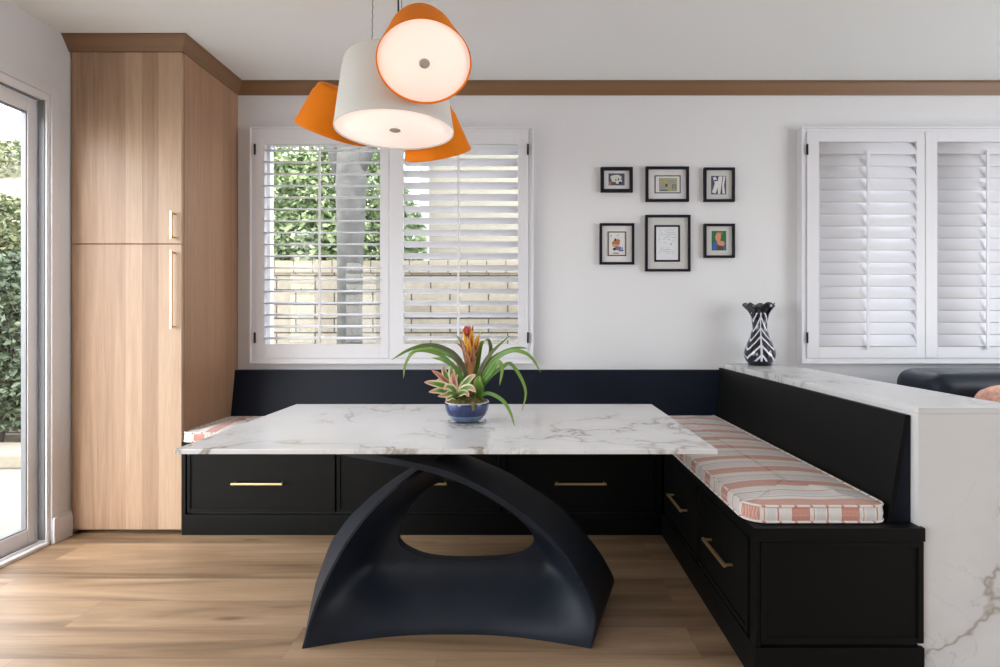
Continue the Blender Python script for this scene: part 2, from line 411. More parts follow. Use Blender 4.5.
# window openings in the back wall
W1 = (-1.80, .015, .95, 2.445); W2 = (1.84, 3.40, .95, 2.445)

def wall_with_holes(mb, axis, c0, c1, a0, a1, z0, z1, holes):
    """slab between c0..c1 on the normal axis, spanning a0..a1, with (a0,a1,z0,z1) holes"""
    cuts = sorted({a0, a1, *[h[0] for h in holes], *[h[1] for h in holes]})
    for u, v in zip(cuts, cuts[1:]):
        hs = sorted([h for h in holes if h[0] <= u+1e-6 and h[1] >= v-1e-6], key=lambda h: h[2])
        z = z0
        for h in hs+[None]:
            zt = h[2] if h else z1
            if zt > z+1e-6:
                if axis == 'y': mb.box(u, v, c0, c1, z, zt)
                else: mb.box(c0, c1, u, v, z, zt)
            if h: z = h[3]
mb = MB(); mb.box(XL-.2, XR+.1, YR-.1, YB+.15, -.12, 0)
struct(mb.build('floor', 'floor_planks'), 'light brown oak plank floor', 'floor')
mb = MB(); mb.box(XL-.2, XR+.1, YR-.1, YB+.15, CZ, CZ+.15)
struct(mb.build('ceiling', 'ceiling_paint'), 'flat white ceiling', 'ceiling')
mb = MB(); wall_with_holes(mb, 'y', YB, YB+.15, XL-.2, XR+.1, 0, CZ, [W1, W2])
struct(mb.build('wall_back', 'wall_paint', weld=1e-4), 'pale grey painted back wall', 'wall')
DY0, DY1, DZ = .55, 2.932, 2.415     # sliding door opening
mb = MB(); wall_with_holes(mb, 'x', XL-.13, XL, YR, YB, 0, CZ, [(DY0, DY1, 0, DZ), (-2.2, -.2, .02, 2.1)])  # second opening, behind the camera, is added to bring in light from the left
struct(mb.build('wall_left', 'wall_paint', weld=1e-4), 'pale grey painted wall with the sliding door', 'wall')
mb = MB(); wall_with_holes(mb, 'x', XR, XR+.1, YR, YB, 0, CZ, [(-.8, 2.2, .1, 2.4)])  # opening added out of view so daylight fills in from the right
struct(mb.build('wall_right', 'wall_paint', weld=1e-4), 'pale grey painted wall of the living area', 'wall')
mb = MB(); wall_with_holes(mb, 'y', YR-.1, YR, XL-.2, XR+.1, 0, CZ, [])
struct(mb.build('wall_rear', 'rear_low_bounce', weld=1e-4), 'mid grey wall behind the viewer, darkened to cut bounce light', 'wall')

# ---- crown moulding: flares .055 outward towards the ceiling
def crown(path, name, label):
    """path: list of (x, y, outward normal pairs) -> bottom points and top points; mitred corners"""
    mb = MB(); zb, zt = CZ-.078, CZ
    prof = [(0.0, zb), (.006, zb), (.012, zb+.010), (.050, zt-.012), (.056, zt-.008), (.056, zt-.0005), (0.0, zt-.0005)]
    rows = []
    for (x, y, ox, oy) in path:
        rows.append([(x+ox*p, y+oy*p, z) for p, z in prof])
    k = len(prof); vs = [p for r_ in rows for p in r_]; fs = []
    for i in range(len(rows)-1):
        for j in range(k): fs.append((i*k+j, i*k+(j+1) % k, (i+1)*k+(j+1) % k, (i+1)*k+j))
    fs += [tuple(range(k)), tuple((len(rows)-1)*k+j for j in range(k))[::-1]]
    mb.add(vs, fs)
    return struct(mb.build(name, 'crown_wood'), label, 'trim')
XC, YC = -1.934, 3.055           # tall cabinet: right side and front
crown([(XL+.001, YC, 0, -1), (XC, YC, 1, -1), (XC, YB-.001, 1, -1), (XR, YB-.001, 0, -1)], 'trim_1', 'brown wood crown moulding running over the cabinet and along the back wall')

# ---- baseboard at the sliding door
mb = MB()
prof = [(0, 0), (.022, 0), (.022, .10), (.017, .125), (.010, .137), (.008, .143), (0, .143)]
y0, y1 = 2.958, YC-.001
vs = [(XL+p, y0+ (0 if p else 0), z) for p, z in prof]+[(XL+p, y1, z) for p, z in prof]; k = len(prof)
mb.add(vs, [tuple(range(k)), tuple(range(k, 2*k))[::-1]]+[(i, i+k, (i+1) % k+k, (i+1) % k) for i in range(k)])
mb.box(XL+.0105, XL+.0225, y0-.025, y0+.001, 0, .137, .003)
struct(mb.build('baseboard_left', 'white_trim'), 'white baseboard between the sliding door and the cabinet', 'baseboard')
mb = MB(); mb.box(XL, XL+.015, YR, DY0-.03, 0, .14, .003); struct(mb.build('baseboard_left_rear', 'white_trim'))

# ---- sliding glass door in the left wall
door = sempty('door_1', 'white framed sliding glass door to the patio', 'door', (XL-.1, 1.7, 0))
mb = MB()
for (a, b, c, d) in ((DY1-.02, DY1-.001, 0.012, DZ), (DY0+.001, DY0+.02, 0.012, DZ)): mb.box(XL-.129, XL-.001, a, b, c, d, .002)
mb.box(XL-.129, XL-.001, DY0+.02, DY1-.02, DZ-.035, DZ-.001, .002)
mb.box(XL-.129, XL+.012, DY0+.001, DY1-.021, .0, .018, .003)
for x in (-.022, -.052, -.092): mb.box(XL+x-.004, XL+x+.004, DY0+.02, DY1-.03, .018, .030)
mb.build('door_frame', 'door_vinyl', door)
mb = MB(); mb.box(XL-.046, XL-.010, DY1-.0245, DY1-.0195, .03, DZ-.036); mb.box(XL-.064, XL-.0262, DY0+.03, DY1-.03, .0185, .0245)
mb.box(XL-.05, XL-.030, DY0+.03, DY1-.03, DZ-.041, DZ-.0345)
mb.build('weather_strip', 'door_track', door)
def sash(ya, yb, xc, nm):
    mb = MB(); z0, z1, w, t = .031, DZ-.042, .053, .018
    mb.box(xc-t, xc+t, ya, ya+w, z0, z1, .004); mb.box(xc-t, xc+t, yb-w, yb, z0, z1, .004)
    mb.box(xc-t, xc+t, ya+w, yb-w, z0, z0+.075, .003); mb.box(xc-t, xc+t, ya+w, yb-w, z1-.075, z1, .003)
    s_ = mb.build(nm, 'door_vinyl', door)
    g = MB(); g.box(xc-.006, xc+.006, ya+w-.004, yb-w+.004, z0+.071, z1-.071); g.build('glass_pane', 'pane', s_)
    g = MB(); e = .006
    for (a, b, c, d) in ((ya+w, ya+w+e, z0+.075, z1-.075), (yb-w-e, yb-w, z0+.075, z1-.075), (ya+w, yb-w, z0+.075, z0+.075+e), (ya+w, yb-w, z1-.075-e, z1-.075)):
        g.box(xc-.0125, xc+.0125, a, b, c, d)
    g.build('glazing_gasket', 'door_track', s_)
sash(1.75, DY1-.024, XL-.068, 'door_panel')
sash(DY0+.024, 1.83, XL-.107, 'door_panel')
# flat casing trim around the opening
mb = MB(); mb.box(XL, XL+.010, DY1, DY1+.048, .0, DZ+.045, .003); mb.box(XL, XL+.010, DY0-.048, DY1-.0005, DZ, DZ+.045, .003); mb.box(XL, XL+.010, DY0-.048, DY0, 0, DZ-.0005, .003)
struct(mb.build('trim_2', 'white_trim'), 'white casing around the sliding door', 'trim')

# ---- windows (frame + glass) and the casing that holds the shutters
def window(name, W, label, mid):
    x0, x1, z0, z1 = W; w = sempty(name, label, 'window', ((x0+x1)/2, YB+.1, z0))
    mb = MB(); f = .04
    for (a, b, c, d) in ((x0+.001, x0+f, z0+.001, z1-.001), (x1-f, x1-.001, z0+.001, z1-.001), (x0+f, x1-f, z0+.001, z0+f), (x0+f, x1-f, z1-f, z1-.001), (mid-.022, mid+.022, z0+f, z1-f)):
        mb.box(a, b, YB+.085, YB+.14, c, d, .004)
    fr = mb.build('window_frame', 'white_trim', w)
    g = MB(); g.box(x0+f-.003, x1-f+.003, YB+.108, YB+.114, z0+f-.003, z1-f+.003); g.build('glass_pane', 'pane', fr)
    return w
window('window_1', W1, 'double window in the back wall with a garden wall and hedge outside', -.89)
window('window_2', W2, 'window in the back wall behind nearly closed shutters', 2.63)
def shutter_casing(name, x0, x1, z0, z1, label):
    """L-frame around shutters, standing .04 off the wall"""
    mb = MB(); y0, y1 = 3.588, YB-.0005; w = .036; l = .012
    for (a, b, c, d) in ((x0, x0+w, z0, z1), (x1-w, x1, z0, z1), (x0+w, x1-w, z0, z0+w), (x0+w, x1-w, z1-w, z1)): mb.box(a, b, y0+.006, y1, c, d, .003)
    for (a, b, c, d) in ((x0, x0+l, z0, z1), (x1-l, x1, z0, z1), (x0+l, x1-l, z0, z0+l), (x0+l, x1-l, z1-l, z1)): mb.box(a, b, y0-.006, y0+.008, c, d, .003)
    return struct(mb.build(name, 'shutter_white'), label, 'trim')
SH = 3.600
shutter_casing('trim_3', -1.8275, .0435, .915, 2.478, 'white casing around the left pair of shutters')
shutter_casing('trim_4', 1.806, 3.436, .915, 2.478, 'white casing around the right pair of shutters')

NL = 17
def shutter(x0, x1, z0, z1, lx0, lx1, lz0, lz1, tilt, hinge, rodx, label, group):
    t = thing('plantation_shutter', label, 'shutter', ((x0+x1)/2, SH, z0), group)
    mb = MB(); ya, yb = SH-.014, SH+.014
    mb.box(x0, lx0, ya, yb, z0, z1, .002); mb.box(lx1, x1, ya, yb, z0, z1, .002)
    mb.box(lx0, lx1, ya, yb, z0, lz0, .002); mb.box(lx0, lx1, ya, yb, lz1, z1, .002)
    mb.build('frame', 'shutter_white', t)
    pitch = (lz1-lz0)/NL; first = None
    for i in range(NL):
        zc = lz0+pitch*(i+.5)
        w, th = (.089 if abs(tilt) < 40 else .100), .0115; n = 12; vs = []; sec = []
        for j in range(n):
            a = 2*math.pi*j/n; sec.append((math.cos(a)*w/2, math.sin(a)*th/2*(1-.25*abs(math.cos(a)))))
        ca, sa = math.cos(R(tilt)), math.sin(R(tilt)); m2 = MB()
        for xx in (lx0+.002, lx1-.002): vs += [(xx, SH+ca*u-sa*v, zc+sa*u+ca*v) for u, v in sec]
        m2.add(vs, [tuple(range(n)), tuple(range(n, 2*n))[::-1]]+[(j, j+n, (j+1) % n+n, (j+1) % n) for j in range(n)])
        for k in range(2, 2+n): m2.sm[k] = True
        m2.build('louver', 'shutter_white', t)
    # tilt rod in front of the louvres' room edges
    ca, sa = math.cos(R(tilt)), math.sin(R(tilt)); hw = .0445 if abs(tilt) < 40 else .050; yr = SH-ca*hw-.010; dz = -sa*hw
    mb = MB(); rw = .007 if abs(tilt) < 40 else .0095; mb.box(rodx-rw, rodx+rw, yr-.006, yr+.004, lz0+pitch*.5+dz-.02, lz1-pitch*.5+dz+.025, .002)
    for i in range(NL): mb.box(rodx-.002, rodx+.002, yr, yr+.014, lz0+pitch*(i+.5)+dz-.0015, lz0+pitch*(i+.5)+dz+.0015)
    mb.build('tilt_rod', 'shutter_white', t)
    for zc in (z0+.135, z1-.115):
        m2 = MB(); s = -1 if hinge < (x0+x1)/2 else 1
        m2.box(hinge-.006, hinge+.006, SH-.0205, SH-.0135, zc-.034, zc+.034, .001)
        m2.tube([(hinge, SH-.021, zc-.036), (hinge, SH-.021, zc+.036)], .0035, 8)
        m2.build('hinge', 'hinge_dark', t)
    return t
Z0, Z1, LZ0, LZ1 = .952, 2.440, 1.045, 2.360
shutter(-1.790, -.911, Z0, Z1, -1.727, -.968, LZ0, LZ1, 8, -1.790, -1.349, 'open white shutter showing tree trunk and hedge behind level louvers', 'white shutters')
shutter(-.905, .006, Z0, Z1, -.814, -.059, LZ0, LZ1, -19, .006, -.447, 'half closed white shutter directly behind the bromeliad and orange shade', 'white shutters')
shutter(1.843, 2.618, Z0, Z1, 1.922, 2.563, LZ0-.01, LZ1+.018, 68, 1.843, 2.235, 'closed white shutter on the wall between pictures and right edge, nearest the vase', 'white shutters')
shutter(2.624, 3.399, Z0, Z1, 2.700, 3.341, LZ0-.01, LZ1+.018, 67, 3.399, 3.018, 'closed white shutter at the right edge of the photo above the sofa', 'white shutters')

# ------------------------------------------------------------------ tall oak cabinet
def handle(mb_parent, p0, p1, standoff, post_len, mat='brass', name='handle', w=.010):
    """square bar pull from p0 to p1; posts go along STANDOFF back to the door face"""
    a, b = Vector(p0), Vector(p1); d = (b-a).normalized(); s = Vector(standoff).normalized(); c = d.cross(s).normalized()
    m = MB()
    def obox(o, l, ld, w1, d1, w2, d2, bev=.0015):
        M = Matrix.Identity(4)
        for i, ax in enumerate((ld, d1, d2)):
            for r_ in range(3): M[r_][i] = ax[r_]
        M.translation = o
        m.box(0, l, -w1/2, w1/2, -w2/2, w2/2, bev, M=M)
    L_ = (b-a).length; sgn = 1
    obox(a, L_, d, w, s, w, c)
    for q in (a+d*.012, b-d*.012): obox(q, post_len, s, .009, d, .009, c)
    return m.build(name, mat, mb_parent)
cab = thing('tall_cabinet', 'tall oak pantry cabinet with brass pulls beside the sliding door', 'cabinet', ((XL+XC)/2, (YC+YB)/2, 0))
m = MB(); x0 = XL+.002
m.box(x0, XC, YC+.021, YB-.003, .06, 2.7245, .001); car = m.build('carcass', 'oak_side', cab)
m = MB(); m.box(x0, XC-.004, YC+.07, YB-.01, 0, .059); m.build('toe_kick', 'toe_kick', cab)
def cdoor(z0, z1, hz0, hz1):
    m = MB(); m.box(x0+.012, XC-.003, YC, YC+.020, z0, z1, .002); d = m.build('door', 'oak', cab)
    handle(d, (-1.975, YC-.030, hz0), (-1.975, YC-.030, hz1), (0, 1, 0), .0305, w=.011)
cdoor(.030, 1.628, 1.155, 1.592)
cdoor(1.633, 2.706, 1.655, 1.810)

# ------------------------------------------------------------------ bench (banquette), two runs
YE_K = .78
def drawer_front(parent, axis, a0, a1, z0, z1, f, name='drawer', mat='bench_black'):
    """slim-shaker front; axis 'y': face looks -y at y=f spanning x a0..a1 ; axis 'x': face looks -x at x=f spanning y a0..a1"""
    m = MB(); b = .018
    def bx(u0, u1, w0, w1, d0, d1, bev):
        if axis == 'y': m.box(u0, u1, f+d0*(YE_K if name == 'end_panel' else 1), f+d1*(YE_K if name == 'end_panel' else 1), w0, w1, bev)
        else: m.box(f+d0, f+d1, u0, u1, w0, w1, bev)
    bx(a0, a1, z0, z1, .006, .020, .001)
    bx(a0, a0+b, z0, z1, 0, .0065, .0015); bx(a1-b, a1, z0, z1, 0, .0065, .0015)
    bx(a0+b, a1-b, z0, z0+b, 0, .0065, .0015); bx(a0+b, a1-b, z1-b, z1, 0, .0065, .0015)
    return m.build(name, mat, parent)
YF = 3.05                       # front of back run (plinth)
XF = .755                       # front of right run (plinth)
ZP = .520                       # top of the seat board
XPN = 1.306                     # peninsula side face
bb = thing('banquette_bench', 'black built-in bench with drawers along the back wall under the window', 'bench', (-.6, 3.35, 0))
m = MB(); m.box(XC+.002, XF-.004, YF+.022, YB-.002, .114, ZP-.046); m.build('carcass', 'bench_recess', bb)
m = MB(); m.box(XC+.002, XF-.001, YF, YB-.002, 0, .114, .002); m.build('plinth', 'bench_black', bb)
m = MB(); m.box(XC+.002, XF-.001, YF-.005, YB-.002, ZP-.045, ZP, .003); m.build('seat_board', 'bench_black', bb)
m = MB()
for a, b in ((XC+.002, XC+.022), (.720, XF-.001)):
    m = MB(); m.box(a, b, YF, YF+.021, .1145, ZP-.0455, .001); m.build('face_frame', 'bench_black', bb)
edges = [(-1.903, -1.076), (-1.064, -.146), (-.134, .712)]
for (a, b), hx in zip(edges, (-1.497, -.588, .298)):
    d = drawer_front(bb, 'y', a, b, .128, ZP-.052, YF+.001)
    handle(d, (hx-.143, YF-.032, .296), (hx+.143, YF-.032, .296), (0, 1, 0), .0335, w=.011)
# leaning back board
m = MB(); yb0, yb1 = 3.545, 3.606
xe = 1.2
poly = [(yb0, ZP+.001), (yb1, .872), (yb1+.018, .872), (YB-.002, .872), (YB-.002, ZP+.001)]
x0b, x1b = XC+.002, 1.275
vs = [(x0b, y, z) for y, z in poly]
# right end mitred along the right run's lean
xr_at = lambda z: 1.222+(z-ZP)/(.872-ZP)*.061
vs2 = [(xr_at(z)-.001 if i < 2 else xr_at(z)-.001, y, z) for i, (y, z) in enumerate(poly)]
k = len(poly); m.add(vs+vs2, [tuple(range(k)), tuple(range(k, 2*k))[::-1]]+[(i, i+k, (i+1) % k+k, (i+1) % k) for i in range(k)])
m.build('backrest', 'bench_navy', bb)

rb = thing('banquette_bench', 'black built-in bench with drawers against the marble counter', 'bench', (1.03, 2.7, 0))
YE = 1.80; PE_ = 1.817
m = MB(); m.box(XF+.022, XPN-.002, YE+.022, YB-.002, .114, ZP-.046); m.build('carcass', 'bench_recess', rb)
m = MB(); m.box(XF, XPN-.001, PE_, YB-.002, 0, .122); m.box(XF, XPN+.008, YE, PE_+.0002, 0, .122, .002); m.build('plinth', 'bench_black', rb)
m = MB(); m.box(XF-.006, XPN-.001, PE_, YB-.002, ZP-.045, ZP, .0); m.box(XF-.006, XPN+.008, YE-.004, PE_+.0002, ZP-.045, ZP, .002); m.build('seat_board', 'bench_black', rb)
m = MB(); m.box(XF+.001, XF+.018, YE+.004, YE+.05, .1225, ZP-.0455, .001); m.build('face_frame', 'bench_black', rb)
for (a, b), hy in zip(((1.86, 2.40), (2.412, 2.98)), (2.105, 2.67)):
    d = drawer_front(rb, 'x', a, b, .135, ZP-.052, XF-.004)
    handle(d, (XF-.036, hy-.125, .312), (XF-.036, hy+.125, .312), (1, 0, 0), .0325, w=.011)
drawer_front(rb, 'y', XF+.020, XPN+.006, .137, ZP-.048, YE+.001, 'end_panel')
m = MB(); y0, y1 = 1.850, YB-.003; pf = [(1.222, ZP+.001), (1.2845, .884), (1.3005, .884), (1.240, ZP+.001)]
k = 4; vs = []
for y in (y0, y1): vs += [(x, y, z) for x, z in pf]
m.add(vs, [tuple(range(k)), tuple(range(k, 2*k))[::-1]]+[(i, i+k, (i+1) % k+k, (i+1) % k) for i in range(k)])
m.build('backrest', 'bench_black', rb)
m = MB(); pf = [(1.243, ZP+.001), (1.302, .881), (XPN-.001, .881), (XPN-.001, ZP+.001)]; vs = []
for y in (y0+.004, y1): vs += [(x, y, z) for x, z in pf]
m.add(vs, [tuple(range(k)), tuple(range(k, 2*k))[::-1]]+[(i, i+k, (i+1) % k+k, (i+1) % k) for i in range(k)])
m.build('backrest_support', 'bench_navy', rb)

# ------------------------------------------------------------------ cushions
def rrect(x0, x1, y0, y1, radii, n=8):
    """rounded rectangle, counter-clockwise from lower-left; radii = (ll, lr, ur, ul)"""
    pts = []
    for (cx, cy, sx, sy, a0, r) in ((x0, y0, 1, 1, 180, radii[0]), (x1, y0, -1, 1, 270, radii[1]), (x1, y1, -1, -1, 0, radii[2]), (x0, y1, 1, -1, 90, radii[3])):
        for i in range(n+1):
            a = R(a0+90*i/n); pts.append((cx+sx*r+r*math.cos(a), cy+sy*r+r*math.sin(a)))
    return pts
def cushion(x0, x1, y0, y1, z0, h, crown_h, radii, top, label, side_x=False):
    t = thing('seat_cushion', label, 'cushion', ((x0+x1)/2, (y0+y1)/2, z0))
    base = rrect(x0, x1, y0, y1, radii); dense = []
    for i in range(len(base)):
        a, b = Vector(base[i]), Vector(base[(i+1) % len(base)]); s = max(1, int((b-a).length/.03))
        for j in range(s): dense.append(tuple(a.lerp(b, j/s)))
    cx, cy = (x0+x1)/2, (y0+y1)/2; n = len(dense)
    nrm = []
    for i in range(n):
        a, b = Vector(dense[i-1]), Vector(dense[(i+1) % n]); d = (b-a); nrm.append(Vector((d.y, -d.x)).normalized() if d.length else Vector((0, 0)))
    mats = [top, 'stripe_border_x']
    m = MB(); rows = []
    def ring(off, z): return [(dense[i][0]-nrm[i].x*off, dense[i][1]-nrm[i].y*off, z) for i in range(n)]
    zt = z0+h
    sp = [(.004, z0+.0005), (0, z0+.004), (-.004, z0+h*.5), (0, zt-.002), (.004, zt)]
    for o, z in sp: rows.append(ring(o, z))
    W_ = min(x1-x0, y1-y0)/2
    for q in (.03, .08, .16, .3, .5, .75, .97):
        off = q*W_; rows.append([(dense[i][0]-nrm[i].x*off*1, dense[i][1]-nrm[i].y*off, zt+crown_h*(1-(1-q)**2.6)) for i in range(n)])
    # rings shrink by clamping towards the medial line
    for r_i in range(5, len(rows)):
        q = (.03, .08, .16, .3, .5, .75, .97)[r_i-5]; off = q*W_
        new = []
        for i in range(n):
            x = min(max(dense[i][0], x0+off), x1-off) if True else 0; y = min(max(dense[i][1], y0+off), y1-off)
            x = x if abs(x-dense[i][0]) > 1e-9 or True else x
            wob = .0025*math.sin(dense[i][1]*23+dense[i][0]*31)*min(1, q*3)
            new.append((x, y, zt+crown_h*(1-(1-q)**2.6)+wob))
        rows[r_i] = new
    vs = [p for r_ in rows for p in r_]; fs = []; mi = []
    k = len(rows)
    for i in range(k-1):
        for j in range(n):
            fs.append((i*n+j, i*n+(j+1) % n, (i+1)*n+(j+1) % n, (i+1)*n+j))
            nx = nrm[j]; side = i < 4
            mi.append(1 if (side and abs(nx.y) > .7) else 0)
    m.add(vs, fs, 0, True)
    for q, a in enumerate(mi): m.mi[q] = a
    m.f.append(tuple((k-1)*n+j for j in range(n))); m.mi.append(0); m.sm.append(False)
    m.f.append(tuple(j for j in range(n))[::-1]); m.mi.append(0); m.sm.append(False)
    if side_x: pass
    c = m.build('cushion_body', mats, t, weld=1e-4)
    for nm, z, o in (('piping', zt+.001, -.001), ('piping', z0+.006, -.002)):
        q = MB(); q.tube([(dense[i][0]+nrm[i].x*-o, dense[i][1]+nrm[i].y*-o, z) for i in range(n)], .0042, 6, closed=True); q.build(nm, 'piping', t)
    return t
cushion(.742, 1.218, 1.835, 3.560, ZP+.001, .058, .018, (.07, .05, .02, .02), 'stripe_across_y', 'red and cream striped cushion on the right bench beside the counter')
cushion(XC+.006, .734, 3.035, 3.545, ZP+.001, .052, .018, (.05, .02, .02, .03), 'stripe_across_x', 'red and cream striped cushion on the back bench beside the tall cabinet')

# ------------------------------------------------------------------ marble peninsula
pn = thing('peninsula_counter', 'white marble topped half wall behind the right bench', 'counter', (1.49, 2.7, 0))
PE = 1.818
m = MB(); m.box(XPN, 1.675, PE, YB-.001, .894, .914, .001); m.build('countertop', 'marble_counter', pn)
m = MB(); m.box(XPN, 1.675, PE, PE+.02, 0, .8935, .001); m.build('end_panel', 'marble_counter', pn)
m = MB(); m.box(XPN, XPN+.02, PE+.0205, YB-.001, 0, .8935, .001); m.build('side_panel', 'marble_counter', pn)
m = MB(); m.box(XPN+.021, 1.665, PE+.021, YB-.001, 0, .893); m.build('core_wall', 'wall_paint', pn)

# ------------------------------------------------------------------ dining table
tb = thing('dining_table', 'marble topped dining table on a sculpted black arched base', 'table', (-.28, 2.3, 0))
TZ = .7575; TX0, TX1, TY0, TY1 = -1.2265, .663, 1.895, 2.900
m = MB(); m.box(TX0, TX1, TY0, TY1, TZ-.018, TZ, .002); m.build('tabletop', 'marble_top', tb)

def catmull(P, n):
    P = [Vector(p) for p in P]; Q = [P[0]*2-P[1]]+P+[P[-1]*2-P[-2]]; out = []
    segs = len(P)-1
    for i in range(n+1):
        t = i/n*segs; k = min(int(t), segs-1); u = t-k; a, b, c, d = Q[k], Q[k+1], Q[k+2], Q[k+3]
        out.append(.5*((2*b)+(c-a)*u+(2*a-5*b+4*c-d)*u*u+(3*b-3*c+d-a)*u**3))
    return out
yf, ybk = 2.0, 2.50
FR = [(.236, yf, 0), (.253, yf, .072), (.251, yf, .125), (.231, yf, .190), (.198, yf, .256), (.160, yf, .320), (.108, yf, .386), (.043, yf, .451), (-.022, yf, .503), (-.088, yf, .549), (-.153, yf, .588), (-.244, yf, .633), (-.348, yf, .667), (-.479, yf+.0, .696), (-.60, yf+.01, .714), (-.70, yf+.03, .728)]
BR = [(.402, 2.51, 0), (.392, ybk, .036), (.353, ybk, .109), (.318, ybk, .162), (.28, ybk, .210), (.216, ybk, .283), (.151, ybk, .348), (.083, ybk, .400), (.005, ybk, .450), (-.073, ybk, .500), (-.156, ybk, .538), (-.248, ybk, .576), (-.33, 2.47, .612), (-.44, 2.40, .655), (-.57, 2.30, .695), (-.70, 2.20, .728)]
FL = [(-.826, yf, 0), (-.789, yf, .131), (-.750, yf, .234), (-.705, yf, .323), (-.665, yf, .392), (-.609, yf, .470), (-.536, yf, .549), (-.468, yf+.01, .605), (-.3835, yf+.09, .655), (-.30, 2.27, .682), (-.15, 2.30, .715), (0, 2.3, .726), (.14, 2.32, .730)]
BL = [(-.970, ybk, 0), (-.905, ybk, .173), (-.862, ybk, .240), (-.812, ybk, .305), (-.765, ybk, .352), (-.711, ybk, .402), (-.628, ybk, .466), (-.5275, ybk, .531), (-.40, ybk, .605), (-.25, ybk, .668), (-.10, ybk, .706), (.02, ybk, .722), (.14, ybk, .730)]
def ribbon(m, F, B, t, sgn, n=72, mrow=10, t0=None):
    F, B = catmull(F, n), catmull(B, n); outer = []; inner = []
    for i in range(n+1):
        dF = (F[min(i+1, n)]-F[max(i-1, 0)]); dB = (B[min(i+1, n)]-B[max(i-1, 0)])
        tt = t if t0 is None else t0+(t-t0)*min(1, max(0, (i/n-.15)/.4))
        def off(d): q = Vector((d.z, 0, -d.x)).normalized(); return q*sgn*tt
        ro = []; ri = []
        for j in range(mrow+1):
            u = j/mrow; p = F[i].lerp(B[i], u); o = off(dF.lerp(dB, u)); o.z = min(o.z, 0) if i > 8 else 0 
            ro.append(p); q = p+o; q.z = max(0, q.z); ri.append(q)
        outer.append(ro); inner.append(ri)
    m.grid(outer); m.grid(inner, flip=True)
    for j in (0, mrow): m.grid([[outer[i][j], inner[i][j]] for i in range(n+1)], smooth=False)
    for i in (0, n): m.grid([outer[i], inner[i]], smooth=False)
m = MB()
ribbon(m, FR, BR, .022, -1, t0=.007)
ribbon(m, FL, BL, .009, 1)
# web: ring loft from the rims to the hole, concave on both faces
HC = Vector((-.27, .40))
hole = [(-.528, .314), (-.516, .372), (-.487, .422), (-.455, .475), (-.405, .519), (-.367, .541), (-.324, .554), (-.25, .55), (-.16, .510), (-.08, .455), (-.03, .405), (.010, .360), (.031, .305), (.015, .265), (-.03, .240), (-.103, .227), (-.19, .223), (-.281, .222), (-.36, .226), (-.43, .238), (-.49, .264), (-.522, .29)]
def loopify(P, n=200):
    P = P+[P[0]]; out = []
    Q = [Vector(p) for p in P]
    full = [Q[-2]]+Q+[Q[1]]
    for k in range(len(P)-1):
        a, b, c, d = full[k], full[k+1], full[k+2], full[k+3]
        for i in range(10):
            u = i/10; out.append(.5*((2*b)+(c-a)*u+(2*a-5*b+4*c-d)*u*u+(3*b-3*c+d-a)*u**3))
    return out
def rim(L_, R_, ins):
    Lc = catmull(L_, 60); Rc = catmull(R_, 60)
    # crossing point in x-z
    best = min(((i, j) for i in range(20, 61) for j in range(20, 61)), key=lambda ij: (Vector((Lc[ij[0]].x, Lc[ij[0]].z))-Vector((Rc[ij[1]].x, Rc[ij[1]].z))).length)
    left = [Vector((p.x, p.z)) for p in Lc[:best[0]+1]]; right = [Vector((p.x, p.z)) for p in Rc[:best[1]+1]][::-1]
    loop = left+right[1:]
    out = []
    for p in loop:
        d = HC-p; q = p+d.normalized()*ins if p.y > .01 else p+Vector((ins*(1 if p.x < HC.x else -1), 0)); out.append(q)
    return out, (left[0].x, right[-1].x)
def raycast(loop, ang):
    d = Vector((math.cos(ang), math.sin(ang))); best = None
    for i in range(len(loop)):
        a, b = loop[i]-HC, loop[(i+1) % len(loop)]-HC; e = b-a; den = d.x*e.y-d.y*e.x
        if abs(den) < 1e-12: continue
        s = (a.x*e.y-a.y*e.x)/den; u = (a.x*d.y-a.y*d.x)/den
        if s > 0 and -1e-6 <= u <= 1+1e-6 and (best is None or s > best): best = s
    return HC+d*best
rF, (xl, xr) = rim(FL, FR, .006); rB, (xlb, xrb) = rim(BL, BR, .008)
hl = loopify(hole)
angF = [math.atan2(p.y-HC.y, p.x-HC.x) for p in (rF[0], rF[-1])]
angB = [math.atan2(p.y-HC.y, p.x-HC.x) for p in (rB[0], rB[-1])]
def rings(rimloop, corner_angs, yo, sgn):
    a0, a1 = corner_angs  # lower-left and lower-right corners
    angs = []
    nb, nt = 48, 132
    a0 = a0 if a0 < 0 else a0-2*math.pi
    for i in range(nb): angs.append(a0+(a1-a0)*i/nb)              # along the floor
    for i in range(nt): angs.append(a1+(a0+2*math.pi-a1)*i/nt)    # up and over
    dense_rim = []
    for a, b in zip(rimloop, rimloop[1:]):
        for q in range(4): dense_rim.append(a.lerp(b, q/4))
    dense_rim.append(rimloop[-1])
    rows = []; K = 20
    for a in angs:
        o = raycast(rimloop, a); h = raycast(hl, a); row = []
        for k in range(K+1):
            p = o.lerp(h, k/K)
            dist = min((p-q).length for q in dense_rim)
            v = min(1, max(0, p.y)/.22); v = v*v*(3-2*v)
            g = math.sin(min(1, dist/(.46-.33*v))*math.pi/2)
            row.append((p.x, yo+sgn*g*(.088+.138*v), max(0, p.y)))
        rows.append(row)
    rows.append(rows[0]); return rows
Fr = rings(rF, angF, yf+.001, 1)
Bk = rings(rB, angB, ybk-.001, -1)
m.grid(Fr); m.grid(Bk, flip=True)
